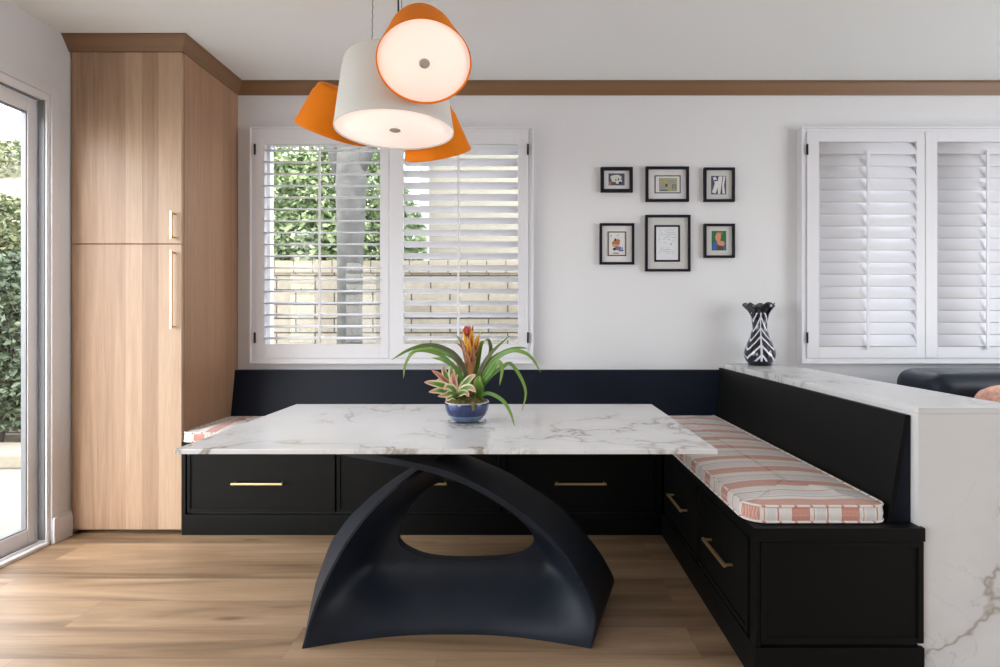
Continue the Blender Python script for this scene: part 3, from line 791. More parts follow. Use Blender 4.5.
# thin edge round the hole, floor strip
def holey(Rw, ang):
    best = sorted(Rw[:-1], key=lambda r_: abs((math.atan2(r_[-1][2]-HC.y, r_[-1][0]-HC.x)-ang+math.pi) % (2*math.pi)-math.pi))[:2]
    return (best[0][-1][1]+best[1][-1][1])/2
strip = []
for r_ in Fr:
    p = Vector(r_[-1]); yb_ = holey(Bk, math.atan2(p.z-HC.y, p.x-HC.x)); strip.append([tuple(p), (p.x, (p.y+yb_)/2, p.z), (p.x, yb_+.001, p.z)])
m.grid(strip)
fo = [r_[0] for r_ in Fr[:49]]; bo = [r_[0] for r_ in Bk[:49]]
m.grid([fo, bo], smooth=False)
m.build('base', 'table_base', tb)

# ------------------------------------------------------------------ planter with bromeliads
PX, PY = -.263, 2.390
pl = thing('potted_bromeliad', 'potted bromeliads with orange flower spike in a blue bowl on the table', 'plant', (PX, PY, TZ))
T = Matrix.Translation((PX, PY, TZ))
m = MB(); m.lathe([(.0, .0015), (.070, .0015), (.082, .004), (.083, .007), (.078, .006), (.060, .005), (0, .005)], T, 48); m.build('saucer', 'clear_plastic', pl)
prof = [(.0, .008), (.048, .008), (.060, .012), (.076, .028), (.084, .036), (.0935, .058), (.0965, .080), (.0965, .090), (.0945, .094), (.091, .091), (.090, .080), (.085, .060), (0, .055)]
mis = [1, 1, 1, 1, 0, 0, 0, 2, 2, 2, 0, 0]
m = MB(); m.lathe(prof, T, 56, mis=mis); m.build('bowl', ['bowl_blue', 'bowl_pale', 'bowl_rim'], pl)
m = MB(); rnd = random.Random(3)
m.lathe([(.088, .080), (.082, .092), (.06, .108), (.03, .118), (.0, .120)], T, 40, fn=lambda r, z, th: (r*(1+.04*math.sin(5*th)), z+.006*math.sin(9*th+z*200)+.004*math.sin(17*th)))
m.tube([(PX+.035, PY-.088, TZ+.098), (PX+.037, PY-.099, TZ+.095), (PX+.038, PY-.101, TZ+.078), (PX+.037, PY-.099, TZ+.068)], [.012, .010, .007, .003], 8)
for i in range(26):
    a = rnd.uniform(0, 6.28); r_ = rnd.uniform(.02, .08); h = rnd.uniform(.10, .125)-r_*.25
    m.tube([(PX+r_*math.cos(a), PY+r_*math.sin(a), TZ+h-.012), (PX+r_*math.cos(a), PY+r_*math.sin(a), TZ+h), (PX+r_*math.cos(a)*1.02, PY+r_*math.sin(a), TZ+h+.008)], [.013, .011, .004], 7)
m.build('moss', 'moss', pl)
CAMZ = 1.21
def leaf(pts, w, mat, depths=None, n=14, fold=.25, face=None, name='leaf', base_w=.6):
    """pts in local metres (dx, dz) from the bowl's foot with depths dy"""
    P = []
    for i, p in enumerate(pts):
        d = depths[i] if depths else 0; k = (PY+d)/PY if name == 'leaf' else 1
        P.append(Vector(((PX+p[0])*k, PY+d, max(TZ+.006, CAMZ-(CAMZ-TZ-p[1])*k))))
    c = catmull(P, n); m = MB(); vs = []; uv = []
    for i, p in enumerate(c):
        t = (c[min(i+1, n)]-c[max(i-1, 0)]).normalized(); u = i/n
        f = Vector(face) if face else Vector((0, -1, .35))
        s = t.cross(f); s = s.normalized() if s.length > .05 else Vector((0, 1, 0)); nn = s.cross(t).normalized()
        ww = w/2*(base_w+(1-base_w)*math.sin(min(1, u*2.2)*math.pi/2))*(max(0, 1-u**3.0)**.75)+.0004
        for k, q in enumerate((-1, -.5, 0, .5, 1)):
            vs.append(p+s*ww*q+nn*ww*fold*abs(q)); uv.append(((q+1)/2, u))
    fs = [(i*5+j, i*5+j+1, (i+1)*5+j+1, (i+1)*5+j) for i in range(n) for j in range(4)]
    m.add(vs, fs, 0, True, uv)
    o = m.build(name, mat, pl)
    md = o.modifiers.new('thick', 'SOLIDIFY'); md.thickness = .0012; md.offset = 0
    return o
S = .000723
def cp(*P): return [((x-468)*S, (615-y)*S) for x, y in P]
G, O_, V_, K_ = 'leaf_green', 'leaf_olive', 'leaf_varieg', 'leaf_pink'
long_leaves = [
 (cp((480, 440), (455, 300), (380, 195), (250, 148), (120, 175), (10, 238)), .022, O_, (0, -.02, -.05, -.09, -.12, -.14)),
 (cp((485, 440), (465, 320), (390, 225), (270, 178), (150, 185), (95, 265), (82, 348)), .021, G, (.0, .02, .04, .06, .08, .09, .09)),
 (cp((470, 440), (430, 330), (360, 250), (300, 205), (200, 182), (110, 198)), .018, G, (0, -.03, -.06, -.09, -.11, -.12)),
 (cp((480, 430), (470, 330), (430, 260), (380, 212), (320, 190)), .030, O_, (0, .0, .01, .01, .02)),
 (cp((460, 420), (400, 300), (330, 240), (255, 225)), .024, G, (.02, .05, .08, .10)),
 (cp((520, 430), (550, 300), (620, 190), (730, 88)), .018, O_, (0, -.02, -.03, -.03)),
 (cp((510, 430), (525, 270), (545, 160), (572, 120)), .032, G, (.02, .03, .04, .05)),
 (cp((530, 430), (575, 280), (612, 190), (600, 120), (575, 118)), .020, O_, (.0, .05, .07, .09, .10)),
 (cp((530, 430), (575, 320), (650, 225), (750, 180), (850, 215), (915, 312)), .021, G, (0, -.03, -.07, -.11, -.15, -.17)),
 (cp((530, 430), (600, 270), (680, 195), (770, 165), (840, 168)), .017, G, (.0, .03, .06, .09, .11)),
 (cp((520, 430), (560, 330), (610, 240), (660, 190)), .016, O_, (.0, .0, .0, .01)),
 (cp((540, 450), (570, 390), (620, 330), (690, 275), (735, 262), (795, 345), (825, 440), (800, 550)), .017, G, (.02, .0, -.03, -.06, -.09, -.12, -.14, -.15)),
 (cp((535, 450), (565, 370), (620, 300), (655, 250), (682, 290), (665, 392)), .024, G, (-.02, -.04, -.07, -.10, -.13, -.14)),
 (cp((545, 460), (600, 440), (680, 480), (730, 555), (757, 640)), .016, G, (-.03, -.07, -.11, -.15, -.17)),
 (cp((530, 470), (545, 400), (580, 340), (640, 310)), .036, G, (.01, .03, .05, .07)),
 (cp((470, 430), (460, 250), (430, 130), (400, 82)), .010, O_, (.01, .03, .04, .05)),
 (cp((470, 430), (462, 230), (440, 165), (402, 133)), .013, 'bract_brown', (.0, .0, .0, -.01)),
]
for pts, w, mt, dy in long_leaves: leaf(pts, w, mt, dy, n=20)
var_leaves = [
 ((400, 450), (340, 400), (270, 380), (208, 372), .036, V_, (-.03, -.06, -.08, -.09)),
 ((400, 460), (340, 430), (290, 425), (235, 432), .032, V_, (-.04, -.08, -.10, -.11)),
 ((400, 440), (350, 380), (300, 330), (252, 298), .026, K_, (0, -.01, -.02, -.03)),
 ((395, 440), (360, 370), (330, 310), (325, 270), .030, V_, (.0, .02, .03, .03)),
 ((400, 440), (385, 370), (375, 300), (388, 245), .034, V_, (0, -.01, -.01, -.01)),
 ((400, 440), (420, 370), (428, 310), (405, 262), .034, V_, (0, .02, .03, .03)),
 ((400, 440), (395, 390), (385, 340), (378, 318), .030, K_, (-.02, -.03, -.03, -.03)),
 ((410, 450), (450, 390), (490, 345), (525, 328), .034, V_, (0, -.02, -.03, -.04)),
 ((410, 450), (450, 415), (490, 405), (522, 435), .036, V_, (-.02, -.06, -.08, -.10)),
 ((400, 460), (430, 440), (460, 435), (480, 462), .028, V_, (-.03, -.07, -.09, -.10)),
 ((400, 460), (370, 440), (345, 450), (290, 458), .032, V_, (-.04, -.08, -.10, -.12)),
 ((400, 460), (385, 415), (350, 400), (330, 420), .034, V_, (-.03, -.08, -.11, -.12)),
 ((540, 470), (540, 420), (535, 370), (545, 330), .046, G, (-.01, -.04, -.05, -.05)),
 ((400, 440), (370, 395), (320, 360), (275, 365), .026, V_, (.02, .05, .07, .08)),
 ((400, 470), (375, 460), (355, 470), (345, 488), .028, V_, (-.04, -.08, -.10, -.10)),
]
for a, b, c, d, w, mt, dy in var_leaves: leaf(cp(a, b, c, d), w, mt, dy, n=12, base_w=.45)
# flower spike
m = MB(); m.tube([(PX+.016, PY, TZ+.10), (PX+.016, PY, TZ+.24), (PX+.016, PY, TZ+.34)], [.011, .012, .010], 10); m.build('flower_stem', 'bract_brown', pl)
for i in range(30):
    lv = i/29; a = i*2.4; zc = .20+.17*lv; w = .026-.006*lv
    rr = .012+.036*math.sin(min(1, lv*1.1)*math.pi*.75); L_ = .055+.03*math.sin(lv*3)
    mt = ('bract_brown' if lv < .45 else 'bract_orange') if lv < .82 else 'bract_red'
    if lv > .82: rr = .010
    ca, sa = math.cos(a), math.sin(a)
    P = [(.016+.006*ca, zc), (.016+rr*.6*ca, zc+L_*.5), (.016+rr*ca*.95, zc+L_*.95)]
    leaf(P, w, mt, (.006*sa, rr*.6*sa, rr*sa*.95), n=8, face=(ca+.01, sa, .2), name='bract', base_w=.7)
for i in range(7):
    a = i*.9; ca, sa = math.cos(a), math.sin(a)
    leaf([(-.002+.004*ca, .375), (-.002+.013*ca, .395), (-.002+.005*ca, .422)], .022, 'bract_red', (.004*sa, .013*sa, .004*sa), n=7, face=(ca, sa, .2), name='bract', base_w=.8)

# ------------------------------------------------------------------ vase
VX, VY = 1.49, 3.49
m = MB(); T = Matrix.Translation((VX, VY, .914))
vp = [(0, .001), (.068, .001), (.071, .006), (.071, .014), (.080, .024), (.093, .048), (.0965, .070), (.090, .102), (.075, .142), (.057, .187), (.0465, .225), (.0445, .252), (.049, .290), (.058, .325), (.072, .355), (.096, .388)]
inner = [(r_-.005, z+.001) for r_, z in vp[::-1] if z > .05]
def ruffle(r, z, th):
    k = max(0, (z-.30)/.092)**1.5; return r*(1+.10*k*math.sin(5*th+.6)), z+.014*k*math.sin(5*th+2.2)
m.lathe(vp+inner+[(0, .06)], T, 80, fn=ruffle)
v = m.build('vase', 'vase_glass'); recenter(v, (VX, VY, .914)); tag(v, 'black vase with white feathered stripes and ruffled rim on the counter', 'vase')

# ------------------------------------------------------------------ pendant light with several shades
pd = thing('pendant_light', 'cluster pendant lamp with one white and three orange shades above the table', 'lamp', (-.60, 2.35, CZ))
def orient(center, n, up=(0, 0, 1)):
    """matrix whose -Z is the mouth direction n"""
    z = -Vector(n).normalized(); x = Vector((0, 1, 0)).cross(z)
    x = x.normalized() if x.length > .01 else Vector((1, 0, 0)); y = z.cross(x)
    M = Matrix.Identity(4)
    for i, ax in enumerate((x, y, z)):
        for r_ in range(3): M[r_][i] = ax[r_]
    M.translation = Vector(center); return M
def shade(center, n, r0, r1, L_, mat, dmat, label):
    M = orient(center, n); m = MB()
    th = .003; c = min(.035, r1*.25)
    prof = [(r0-.001, -.0005), (r0, .002)]
    for k in range(1, 9): prof.append((r0+(r1-r0)*k/9*(L_-c)/L_, (L_-c)*k/9))
    rx = prof[-1][0]
    prof.append((r1+.002, L_-c))
    for k in range(1, 7):
        a = k/6*math.pi/2; prof.append((r1+.002-c+c*math.cos(a), L_-c+c*math.sin(a)))
    prof += [(.02, L_), (0, L_)]
    inn = [(0, L_-th), (r1-c*.6, L_-th)]+[(r1-th, L_-c)]+[(r0-th, .002), (r0-th, -.0005), (r0-.001, -.0005)]
    m.lathe(prof+inn, M, 72); s_ = m.build('lamp_shade', mat, pd, weld=1e-5)
    s_['label'] = label
    m = MB(); m.lathe([(0, .006), (r0-.006, .006), (r0-.0045, .012), (0, .012)], M, 64); d = m.build('diffuser', dmat, s_)
    m = MB(); m.lathe([(0, .001), (r0*.085 if r0 > .2 else r0*.10, .001), (r0*.095 if r0 > .2 else r0*.115, .003), (r0*.095 if r0 > .2 else r0*.115, .0065), (0, .0065)], M, 32); m.build('diffuser_knob', 'lamp_metal', d)
    return M @ Vector((0, 0, L_))
wc = shade((-.557, 2.30, 2.002), (.012, -.005, -1), .247, .204, .300, 'white_shade', 'diffuser_soft', 'large white shade')
fc = shade((-.363, 1.93, 2.112), (.15, -.50, -.86), .167, .104, .215, 'orange_shade', 'diffuser_bright', 'orange shade whose lit mouth faces forward')
lc = shade((-.950, 2.65, 2.114), (-.36, .33, -.87), .172, .112, .212, 'orange_shade', 'diffuser_soft', 'orange shade tilted out to the left')
rc = shade((-.441, 2.70, 2.027), (.14, .45, -.88), .166, .108, .222, 'orange_shade', 'diffuser_soft', 'orange shade low behind the white one')
hub = Vector((-.585, 2.33, 2.40))
for c_, nm in ((fc, 'arm'), (lc, 'arm'), (rc, 'arm'), (wc, 'arm')):
    m = MB(); m.tube([c_, c_.lerp(hub, .6)+Vector((0, 0, .03)), hub], .006, 8); m.build(nm, 'cable_black', pd)
m = MB(); m.lathe([(0, -.02), (.03, -.02), (.034, 0), (.03, .02), (0, .02)], Matrix.Translation(hub), 24); m.build('hub', 'white_shade', pd)
tw = []
for x0_, x1_, r_, mt, nm in ((-.655, -.62, .0022, 'cable_steel', 'suspension_cable'), (-.545, -.58, .004, 'cable_black', 'power_cord'), (-.530, -.575, .002, 'cable_steel', 'suspension_cable')):
    m = MB(); zz = 2.295 if x0_ < -.6 else 2.40
    q = [Vector((x0_+(x1_-x0_)*(i/60)*.2+(.0012*math.sin(i*1.3) if nm == 'suspension_cable' and x0_ < -.6 else 0), 2.30+(.0012*math.cos(i*1.3) if x0_ < -.6 else .02), zz+(CZ-.03-zz)*i/60)) for i in range(61)]
    m.tube(q, r_, 6); m.build(nm, mt, pd)
m = MB(); m.lathe([(0, -.001), (.10, -.001), (.10, -.022), (.092, -.03), (0, -.03)], Matrix.Translation((-.60, 2.32, CZ)), 48); m.build('ceiling_canopy', 'white_shade', pd)
for c_ in ((-.375, 1.96, 2.135),):
    pass

# ------------------------------------------------------------------ framed pictures
K = (YB-.01)/545.
def fx(px): return (px-527)*K
def fz(py): return 1.21-(py-319)*K
def picture(px0, px1, py0, py1, fw, matc, inner, art, label, inner_frame=None):
    x0, x1, z0, z1 = fx(px0), fx(px1), fz(py1), fz(py0)
    t = thing('picture_frame', label, 'picture', ((x0+x1)/2, YB-.001, z0), 'framed pictures on the back wall')
    m = MB(); y0, y1 = YB-.028, YB-.0015; w = fw*K
    m.box(x0, x0+w, y0, y1, z0, z1, .002); m.box(x1-w, x1, y0, y1, z0, z1, .002); m.box(x0+w, x1-w, y0, y1, z0, z0+w, .002); m.box(x0+w, x1-w, y0, y1, z1-w, z1, .002)
    m.build('frame', 'frame_black', t)
    m = MB(); m.box(x0+w, x1-w, y1-.010, y1-.002, z0+w, z1-w); m.build('mat_board', matc, t)
    ix0, ix1, iz0, iz1 = fx(inner[0]), fx(inner[1]), fz(inner[3]), fz(inner[2])
    ya = y1-.0105
    if inner_frame:
        q = inner_frame[1]*K; m = MB()
        for (a, b, c, d) in ((ix0-q, ix0, iz0-q, iz1+q), (ix1, ix1+q, iz0-q, iz1+q), (ix0, ix1, iz0-q, iz0), (ix0, ix1, iz1, iz1+q)): m.box(a, b, ya-.004, ya+.001, c, d)
        m.build('inner_border', inner_frame[0], t)
    m = MB(); m.box(ix0, ix1, ya-.0012, ya, iz0, iz1); names = [art[0]]; d = .0013
    for col, shapes in art[1]:
        if col not in names: names.append(col)
        for poly in shapes:
            d += .00006
            m.prism([(ix0+(ix1-ix0)*u, iz0+(iz1-iz0)*v) for u, v in poly], ya-.0012-d+.001, ya-.0011, names.index(col))
    m.build('print', names, t)
    return t
def pc(name, c): simple(name, c, .75); return name
pc('ink_dark', (.03, .035, .06)); pc('ink_cream', (.62, .62, .55)); pc('ink_rust', (.45, .16, .07)); pc('ink_ochre', (.55, .36, .12)); pc('ink_blue', (.04, .10, .38)); pc('ink_green', (.02, .14, .05))
pc('ink_skin', (.62, .26, .17)); pc('ink_grey', (.30, .31, .29)); pc('ink_olive', (.36, .36, .20)); pc('ink_slate', (.07, .08, .14)); pc('ink_pink', (.60, .35, .33)); pc('ink_text', (.36, .38, .44)); pc('ink_white', (.70, .70, .70)); pc('ink_violet', (.16, .15, .34)); pc('ink_brown', (.10, .05, .03))
def blob(cx, cy, rx, ry, n=14, s=0, wob=.12):
    r_ = random.Random(s); ph = r_.uniform(0, 6)
    return [(cx+rx*math.cos(2*math.pi*i/n)*(1+wob*math.sin(3*2*math.pi*i/n+ph)), cy+ry*math.sin(2*math.pi*i/n)*(1+wob*math.sin(2*2*math.pi*i/n+ph))) for i in range(n)]
def rect(a, b, c, d): return [(a, c), (b, c), (b, d), (a, d)]
GRP = None
picture(600.5, 632.5, 167.5, 192.6, 3.2, 'mat_white', (608.5, 624.5, 173.5, 185.5), ('ink_slate', [('ink_rust', [rect(0, .16, .02, .3)]), ('ink_cream', [blob(.45, .62, .34, .28, s=1), blob(.62, .35, .2, .25, s=4), rect(.2, .8, .30, .5)]), ('ink_dark', [blob(.72, .2, .1, .12, s=2), blob(.45, .45, .05, .08, s=3), blob(.62, .5, .04, .1, s=5)])]), 'small wide black frame with a pale shape on slate, top left of the picture group')
picture(645.5, 688.5, 167, 202, 2.6, 'mat_white', (655.5, 679.5, 176.5, 192.5), ('ink_white', [('ink_olive', [rect(.14, .9, .06, .9)]), ('ink_grey', [blob(.3, .3, .12, .2, s=1), blob(.62, .68, .2, .12, s=2), rect(.2, .34, .5, .8), blob(.75, .3, .1, .18, s=6)]), ('ink_slate', [rect(.7, .73, .2, .5), rect(.8, .83, .2, .5), rect(.7, .83, .47, .5), blob(.45, .45, .05, .12, s=8), rect(.18, .5, .1, .16)]), ('ink_ochre', [blob(.45, .62, .06, .1, s=9), blob(.24, .68, .05, .1, s=3)])]), 'wide black frame with small muted grey green print, top middle of the picture group', inner_frame=('ink_slate', .9))
picture(703.5, 734.2, 168, 202, 2.4, 'mat_grey', (711, 726, 176, 194.5), ('ink_slate', [('ink_white', [[(.05, .1), (.3, .05), (.5, .55), (.3, .95), (.12, .9), (.25, .6)], [(.45, .02), (.6, .02), (.68, .5), (.75, .98), (.5, .96), (.42, .6)], [(.75, .05), (.93, .03), (.85, .5), (.95, .95), (.82, .98), (.74, .55)]]), ('ink_dark', [blob(.3, .75, .1, .04, s=2)])]), 'small upright black frame with white cutout shapes, top right of the picture group')
picture(599.5, 634, 223.5, 264.6, 2.4, 'mat_white', (608.6, 625, 232.6, 255), ('ink_white', [('ink_rust', [blob(.42, .50, .24, .14, s=1), blob(.5, .60, .2, .1, s=2)]), ('ink_ochre', [blob(.38, .42, .18, .07, s=3)]), ('ink_violet', [blob(.55, .3, .2, .1, s=4), blob(.75, .2, .16, .05, s=8)]), ('ink_dark', [blob(.4, .68, .06, .06, s=5), blob(.35, .26, .1, .06, s=6), blob(.55, .88, .05, .015, s=7), blob(.15, .85, .03, .03, s=7), blob(.82, .3, .03, .07, s=9)]), ('ink_rust', [blob(.45, .08, .2, .03, s=10)])]), 'upright black frame with rust and violet figure print, bottom left of the picture group', inner_frame=('ink_brown', 1))
rows_ = []; r_ = random.Random(5)
for i in range(15):
    v0 = .93-i*.052; x = .12
    while x < .85:
        l = r_.uniform(.03, .12)
        if r_.random() < (.85 if i < 6 else .45): rows_.append(rect(x, min(.9, x+l), v0, v0+.010))
        x += l+.02
picture(645, 690, 215.2, 271.5, 2.4, 'mat_grey', (656, 678, 227, 260), ('paper', [('ink_text', rows_), ('ink_pink', [blob(.68, .48, .04, .03, s=1)])]), 'largest black frame with a handwritten page, bottom middle of the picture group', inner_frame=('frame_black', 1.8))
picture(703.5, 734.2, 224, 258, 2.4, 'mat_grey', (711.6, 726, 231, 250.5), ('ink_green', [('ink_rust', [blob(.5, .85, .22, .1, s=1)]), ('ink_skin', [blob(.45, .66, .2, .22, s=2), blob(.68, .35, .2, .16, s=3), rect(.38, .6, .3, .5)]), ('ink_blue', [[(0, 0), (.32, 0), (.36, .45), (.1, .4)], [(.75, 0), (1, 0), (1, .22), (.85, .3)]]), ('ink_brown', [rect(.36, .8, 0, .16), blob(.58, .18, .2, .08, s=4)])]), 'small black frame with blue and green portrait print, bottom right of the picture group')

# ------------------------------------------------------------------ sofa and pillow behind the counter
sf = thing('sofa', 'dark navy leather sofa behind the marble counter', 'sofa', (3.3, 3.1, 0))
def pad(name, x0, x1, y0, y1, z0, z1, r_, mat, parent, seg=6, squash=0):
    m = MB(); m.box(x0, x1, y0, y1, z0, z1, r_, seg=seg)
    m.sm = [True]*len(m.f); return m.build(name, mat, parent)
pad('base', 2.33, 4.7, 2.60, 3.52, .10, .36, .05, 'leather_navy', sf)
pad('backrest', 2.33, 3.50, 3.10, 3.50, .36, .905, .12, 'leather_navy', sf, 10)
pad('backrest', 3.505, 4.7, 3.10, 3.50, .36, .905, .12, 'leather_navy', sf, 10)
pad('arm', 2.20, 2.40, 2.58, 3.40, .10, .62, .08, 'leather_navy', sf)
pad('seat', 2.41, 3.50, 2.58, 3.12, .36, .52, .06, 'leather_navy', sf)
pad('seat', 3.505, 4.6, 2.58, 3.12, .36, .52, .06, 'leather_navy', sf)
for fx_ in (2.4, 4.6):
    for fy_ in (2.7, 3.42):
        m = MB(); m.tube([(fx_, fy_, .001), (fx_, fy_, .105)], .025, 12); m.build('foot', 'cable_black', sf)
# pillow: a puffed square leaning on the sofa back
m = MB(); P = []; n = 22
for side in (1, -1):
    P = []
    for i in range(n+1):
        row = []
        for j in range(n+1):
            u, v = 2*i/n-1, 2*j/n-1; th = .10*((1-u*u)*(1-v*v))**.42
            k = 1-.26*(u*u*v*v)**.8
            row.append((u*.24*k, side*th, v*.155*k))
        P.append(row)
    m.grid(P, flip=side < 0)
Mx = Matrix.Translation((2.67, 2.955, .700)) @ Matrix.Rotation(R(-14), 4, 'X') @ Matrix.Rotation(R(4), 4, 'Y')
m.v = [tuple(Mx @ Vector(p)) for p in m.v]
o = m.build('throw_pillow', 'pillow_rust', None, weld=1e-4); recenter(o, (2.665, 3.0, .535)); tag(o, 'rust pink textured pillow on the navy leather sofa', 'pillow')

# ------------------------------------------------------------------ outdoors
m = MB(); m.box(-16, XL-.2, -6, 4.7, -.12, -.03); struct(m.build('patio_ground', 'concrete'), 'pale concrete patio outside the sliding door', 'patio')
m = MB(); m.box(-16, 12, 4.7, 14, -.12, -.02); m.box(XL-.2, 12, YB+.15, 4.7, -.12, -.02); struct(m.build('garden_ground', 'soil'), 'brown garden soil', 'ground')
m = MB(); rnd = random.Random(2); x = -12.
while x < -2.9:
    w = rnd.uniform(.5, .8); m.box(x, x+w-.012, 4.50+rnd.uniform(-.02, .02), 4.95, -.03, .10+rnd.uniform(-.01, .01), .02); x += w
struct(m.build('trim_garden_edge', 'stone_edge'), 'tan stone edging between patio and planting bed', 'edging')
YW = 5.80
m = MB(); m.box(-14, 5, YW, YW+.2, -.05, 1.70); struct(m.build('wall_garden', 'wall_blocks'), 'tan concrete block garden wall', 'wall')
m = MB(); m.box(-14, 5, YW-.015, YW+.215, 1.70, 1.83, .006); struct(m.build('trim_garden_cap', 'wall_cap_blocks'), 'cap course on the garden wall', 'coping')
# hillside beyond
m = MB(); rows = []
rnd = random.Random(9)
for i in range(25):
    row = []
    for j in range(60):
        x = -26+j*.6; y = 6.3+i*.35; z = .6+min(4.1, (y-6.3)*.74)+.12*math.sin(x*1.7+i)+.1*math.sin(i*1.3+x)
        if x > -4.6: z = -.1
        row.append((x, y, z))
    rows.append(row)
m.grid(rows); struct(m.build('hillside', 'slope_ground'), 'dry ochre hillside beyond the garden wall', 'hill')
def leaves(name, mat, boxes, count, size, parent=None, seed=1, ell=True):
    r_ = random.Random(seed); m = MB(); vs = []; fs = []
    for (cx, cy, cz, rx, ry, rz), share in boxes:
        for i in range(int(count*share)):
            while True:
                a, b, c = r_.uniform(-1, 1), r_.uniform(-1, 1), r_.uniform(-1, 1); q = a*a+b*b+c*c
                if q < 1 and (q > .35 or r_.random() < .25): break
            p = Vector((cx+a*rx, cy+b*ry, cz+c*rz)); s = size*r_.uniform(.6, 1.3)
            d = Vector((r_.gauss(0, 1), r_.gauss(0, 1), r_.gauss(0, .7))).normalized(); e = d.cross(Vector((r_.gauss(0, 1), r_.gauss(0, 1), r_.gauss(0, 1)))).normalized()
            k = len(vs); up = d.cross(e)
            vs += [p-d*s*.5, p+e*s*.28+up*s*.08, p+d*s*.5, p-e*s*.28+up*s*.08, ]
            fs += [(k, k+1, k+2), (k, k+2, k+3)]
    m.add(vs, fs, 0, False)
    return m.build(name, mat, parent)
def shrub(name, label, cat, loc, boxes, count, size, mat, seed, stems, group=None):
    t = thing(name, label, cat, loc, group)
    leaves('foliage', mat, boxes, count, size, t, seed)
    m = MB(); r_ = random.Random(seed+50)
    for (bx, by, bz, rx, ry, rz), s in boxes:
        m.tube([(loc[0]+(bx-loc[0])*.3, by, loc[2]), ((loc[0]+bx)/2, by+.05, (loc[2]+bz)/2), (bx, by, bz)], [.035, .025, .012], 7)
        for i in range(stems):
            m.tube([(bx, by, bz-rz*.3), (bx+r_.uniform(-.5, .5)*rx, by+r_.uniform(-.5, .5)*ry, bz+r_.uniform(.2, .7)*rz)], [.012, .004], 5)
    m.build('stem', 'bark', t); return t
# hedge behind the block wall, seen through the left shutters
shrub('hedge', 'leafy green hedge above the block wall outside the left window', 'hedge', (-2.5, 6.7, -.02), [((-3.1, 6.8, 2.25, .75, .6, 1.2), .40), ((-2.2, 6.8, 2.4, .8, .6, 1.25), .42), ((-1.7, 6.9, 2.1, .42, .4, .8), .18)], 24000, .085, 'hedge_leaf', 4, 6)
# bushes in front of the wall on the left
shrub('bush', 'dark green bush outside the sliding door in front of the block wall', 'bush', (-5.2, 5.35, -.02), [((-5.0, 5.3, 1.0, .62, .38, .88), .5), ((-5.9, 5.35, 1.1, .6, .4, .95), .5)], 13000, .075, 'bush_leaf', 8, 8)
shrub('bush', 'loose flowering shrub on the hillside beyond the sliding door', 'bush', (-8.6, 8.3, 1.1), [((-8.3, 8.4, 2.6, 1.0, .5, .55), .5), ((-11.0, 11.2, 4.3, 1.6, .7, .6), .5)], 6000, .12, 'vine_leaf', 12, 5)
# tree with smooth pale trunk in front of the wall
tr = thing('tree', 'pale trunked tree standing before the block wall outside the left window', 'tree', (-1.78, 5.35, -.02))
m = MB(); px_ = [(-1.74, 5.35, -.02), (-1.74, 5.35, .6), (-1.74, 5.35, 1.2), (-1.735, 5.35, 1.9), (-1.73, 5.36, 2.5), (-1.72, 5.38, 3.2), (-1.6, 5.4, 4.2)]
m.tube(px_, [.15, .125, .118, .125, .145, .14, .11], 20)
m.tube([(-1.72, 5.36, 2.55), (-1.55, 5.33, 2.9), (-1.35, 5.3, 3.5)], [.08, .07, .05], 12)
m.tube([(-1.8, 5.36, 2.5), (-2.0, 5.4, 3.2), (-2.3, 5.5, 4.0)], [.07, .06, .045], 12)
m.build('trunk', 'bark', tr)
leaves('crown', 'hedge_leaf', [((-1.6, 5.4, 4.7, 1.5, 1.2, .9), 1)], 2500, .14, tr, 21)
# neighbour's house
hs = thing('house', 'cream neighbouring house beyond the block wall outside the window', 'house', (1.5, 9.5, -.02))
m = MB(); m.box(-1.52, 6.5, 8.2, 12, -.02, 4.6); m.build('wall', 'house_cream', hs)
m = MB(); m.box(-1.60, -1.47, 8.12, 8.24, 0, 4.4, .01); m.box(-1.8, 6.8, 7.75, 7.83, 4.1, 4.3); m.build('white_trim', 'house_white', hs)
m = MB(); m.box(-1.8, 6.8, 7.8, 12.3, 4.3, 4.45); m.build('roof', 'house_white', hs)
m = MB()
for i in range(3): m.box(-.1+i*1.6, .9+i*1.6, 8.17, 8.199, 2.55, 2.85, .005)
m.build('window', 'house_white', hs)
h2 = thing('house', 'distant white house on the hill above the sliding door view', 'house', (-16, 17.2, 3.5))
m = MB(); m.box(-20, -12, 16.2, 20, 2.5, 6.2); m.build('wall', 'house_pale', h2)
m = MB(); m.box(-20.4, -11.7, 15.8, 20.3, 6.2, 6.4); m.build('roof', 'stone_edge', h2)

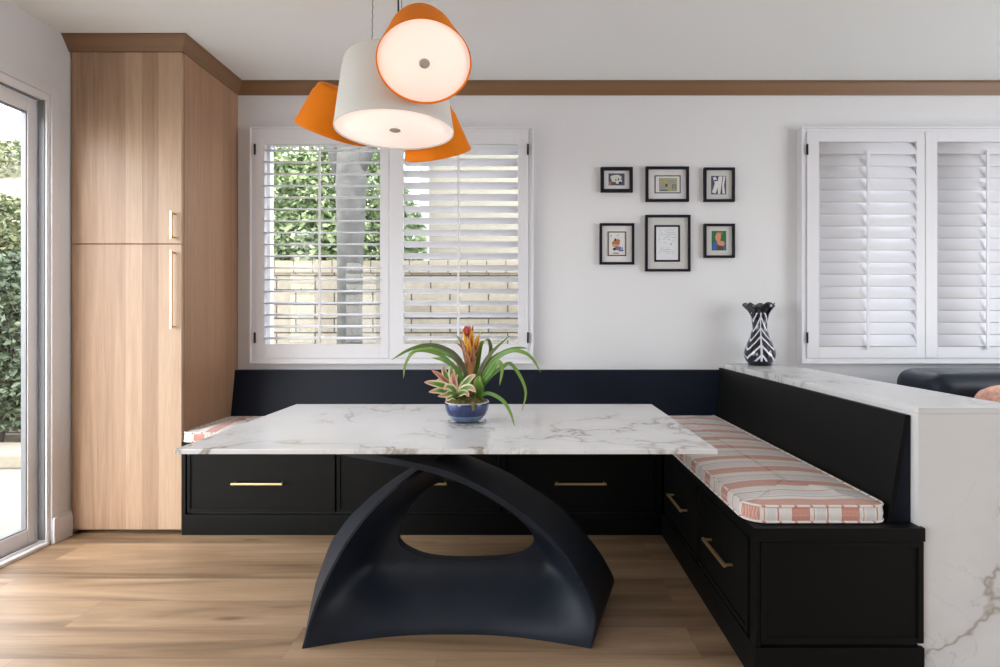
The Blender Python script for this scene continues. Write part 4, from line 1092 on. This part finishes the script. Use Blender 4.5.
# ------------------------------------------------------------------ daylight
w = bpy.data.worlds.new('World'); sc.world = w; w.use_nodes = True; nt = w.node_tree; bg = nt.nodes['Background']
sky = N(nt, 'ShaderNodeTexSky', sky_type='NISHITA'); sky.sun_disc = False; sky.sun_elevation = R(42); sky.sun_rotation = R(200); sky.air_density = 1.0; sky.dust_density = 2.5
gam = mixc(nt, .78, (0., 0., 0.), (1.0, .99, .97))
mx = N(nt, 'ShaderNodeMix', data_type='RGBA', blend_type='MIX'); mx.inputs[0].default_value = .80
L(nt, sky.outputs[0], mx.inputs[6]); mx.inputs[7].default_value = (4.4, 4.55, 4.7, 1)
L(nt, mx.outputs[2], bg.inputs['Color']); bg.inputs['Strength'].default_value = 1.0
def portal(name, loc, rot, sx, sy):
    l = bpy.data.lights.new(name, 'AREA'); l.shape = 'RECTANGLE'; l.size = sx; l.size_y = sy; l.cycles.is_portal = True
    o = bpy.data.objects.new(name, l); C.objects.link(o); o.location = loc; o.rotation_euler = rot; return o
portal('door_light_portal', (XL-.19, (DY0+DY1)/2, DZ/2), (0, R(-90), 0), DZ, DY1-DY0)
portal('left_light_portal', (XL-.19, -1.2, 1.06), (0, R(-90), 0), 2.05, 2.0)  # guides sky light through the added opening behind the camera
portal('window_light_portal', (-.89, YB+.14, 1.7), (R(-90), 0, 0), 1.8, 1.5)
portal('side_light_portal', (XR+.08, .7, 1.25), (0, R(90), 0), 2.3, 3.0)  # guides sky light through the added opening in the right wall
sun = bpy.data.lights.new('sun', 'SUN'); sun.energy = 1.6; sun.angle = R(3); sun.color = (1, .95, .87)
so = bpy.data.objects.new('sun', sun); C.objects.link(so); so.rotation_euler = (R(-32), R(14), 0)

# ------------------------------------------------------------------ camera
cam = bpy.data.cameras.new('camera'); co = bpy.data.objects.new('camera', cam); C.objects.link(co); sc.camera = co
co.location = (0, 0, 1.21); co.rotation_euler = (R(90), 0, 0)
cam.sensor_fit = 'HORIZONTAL'; cam.sensor_width = 36; cam.lens = 36*545/1000.
cam.shift_x = -(527-500)/1000.; cam.shift_y = -(333.5-319)/1000.; cam.clip_start = .02
sc.view_settings.view_transform = 'Standard'; sc.view_settings.look = 'None'; sc.view_settings.gamma = 1; sc.view_settings.use_curve_mapping = False
sc.view_settings.exposure = 0.74
sc.cycles.use_denoising = True
sc.cycles.max_bounces = 10; sc.cycles.diffuse_bounces = 6; sc.cycles.transparent_max_bounces = 12
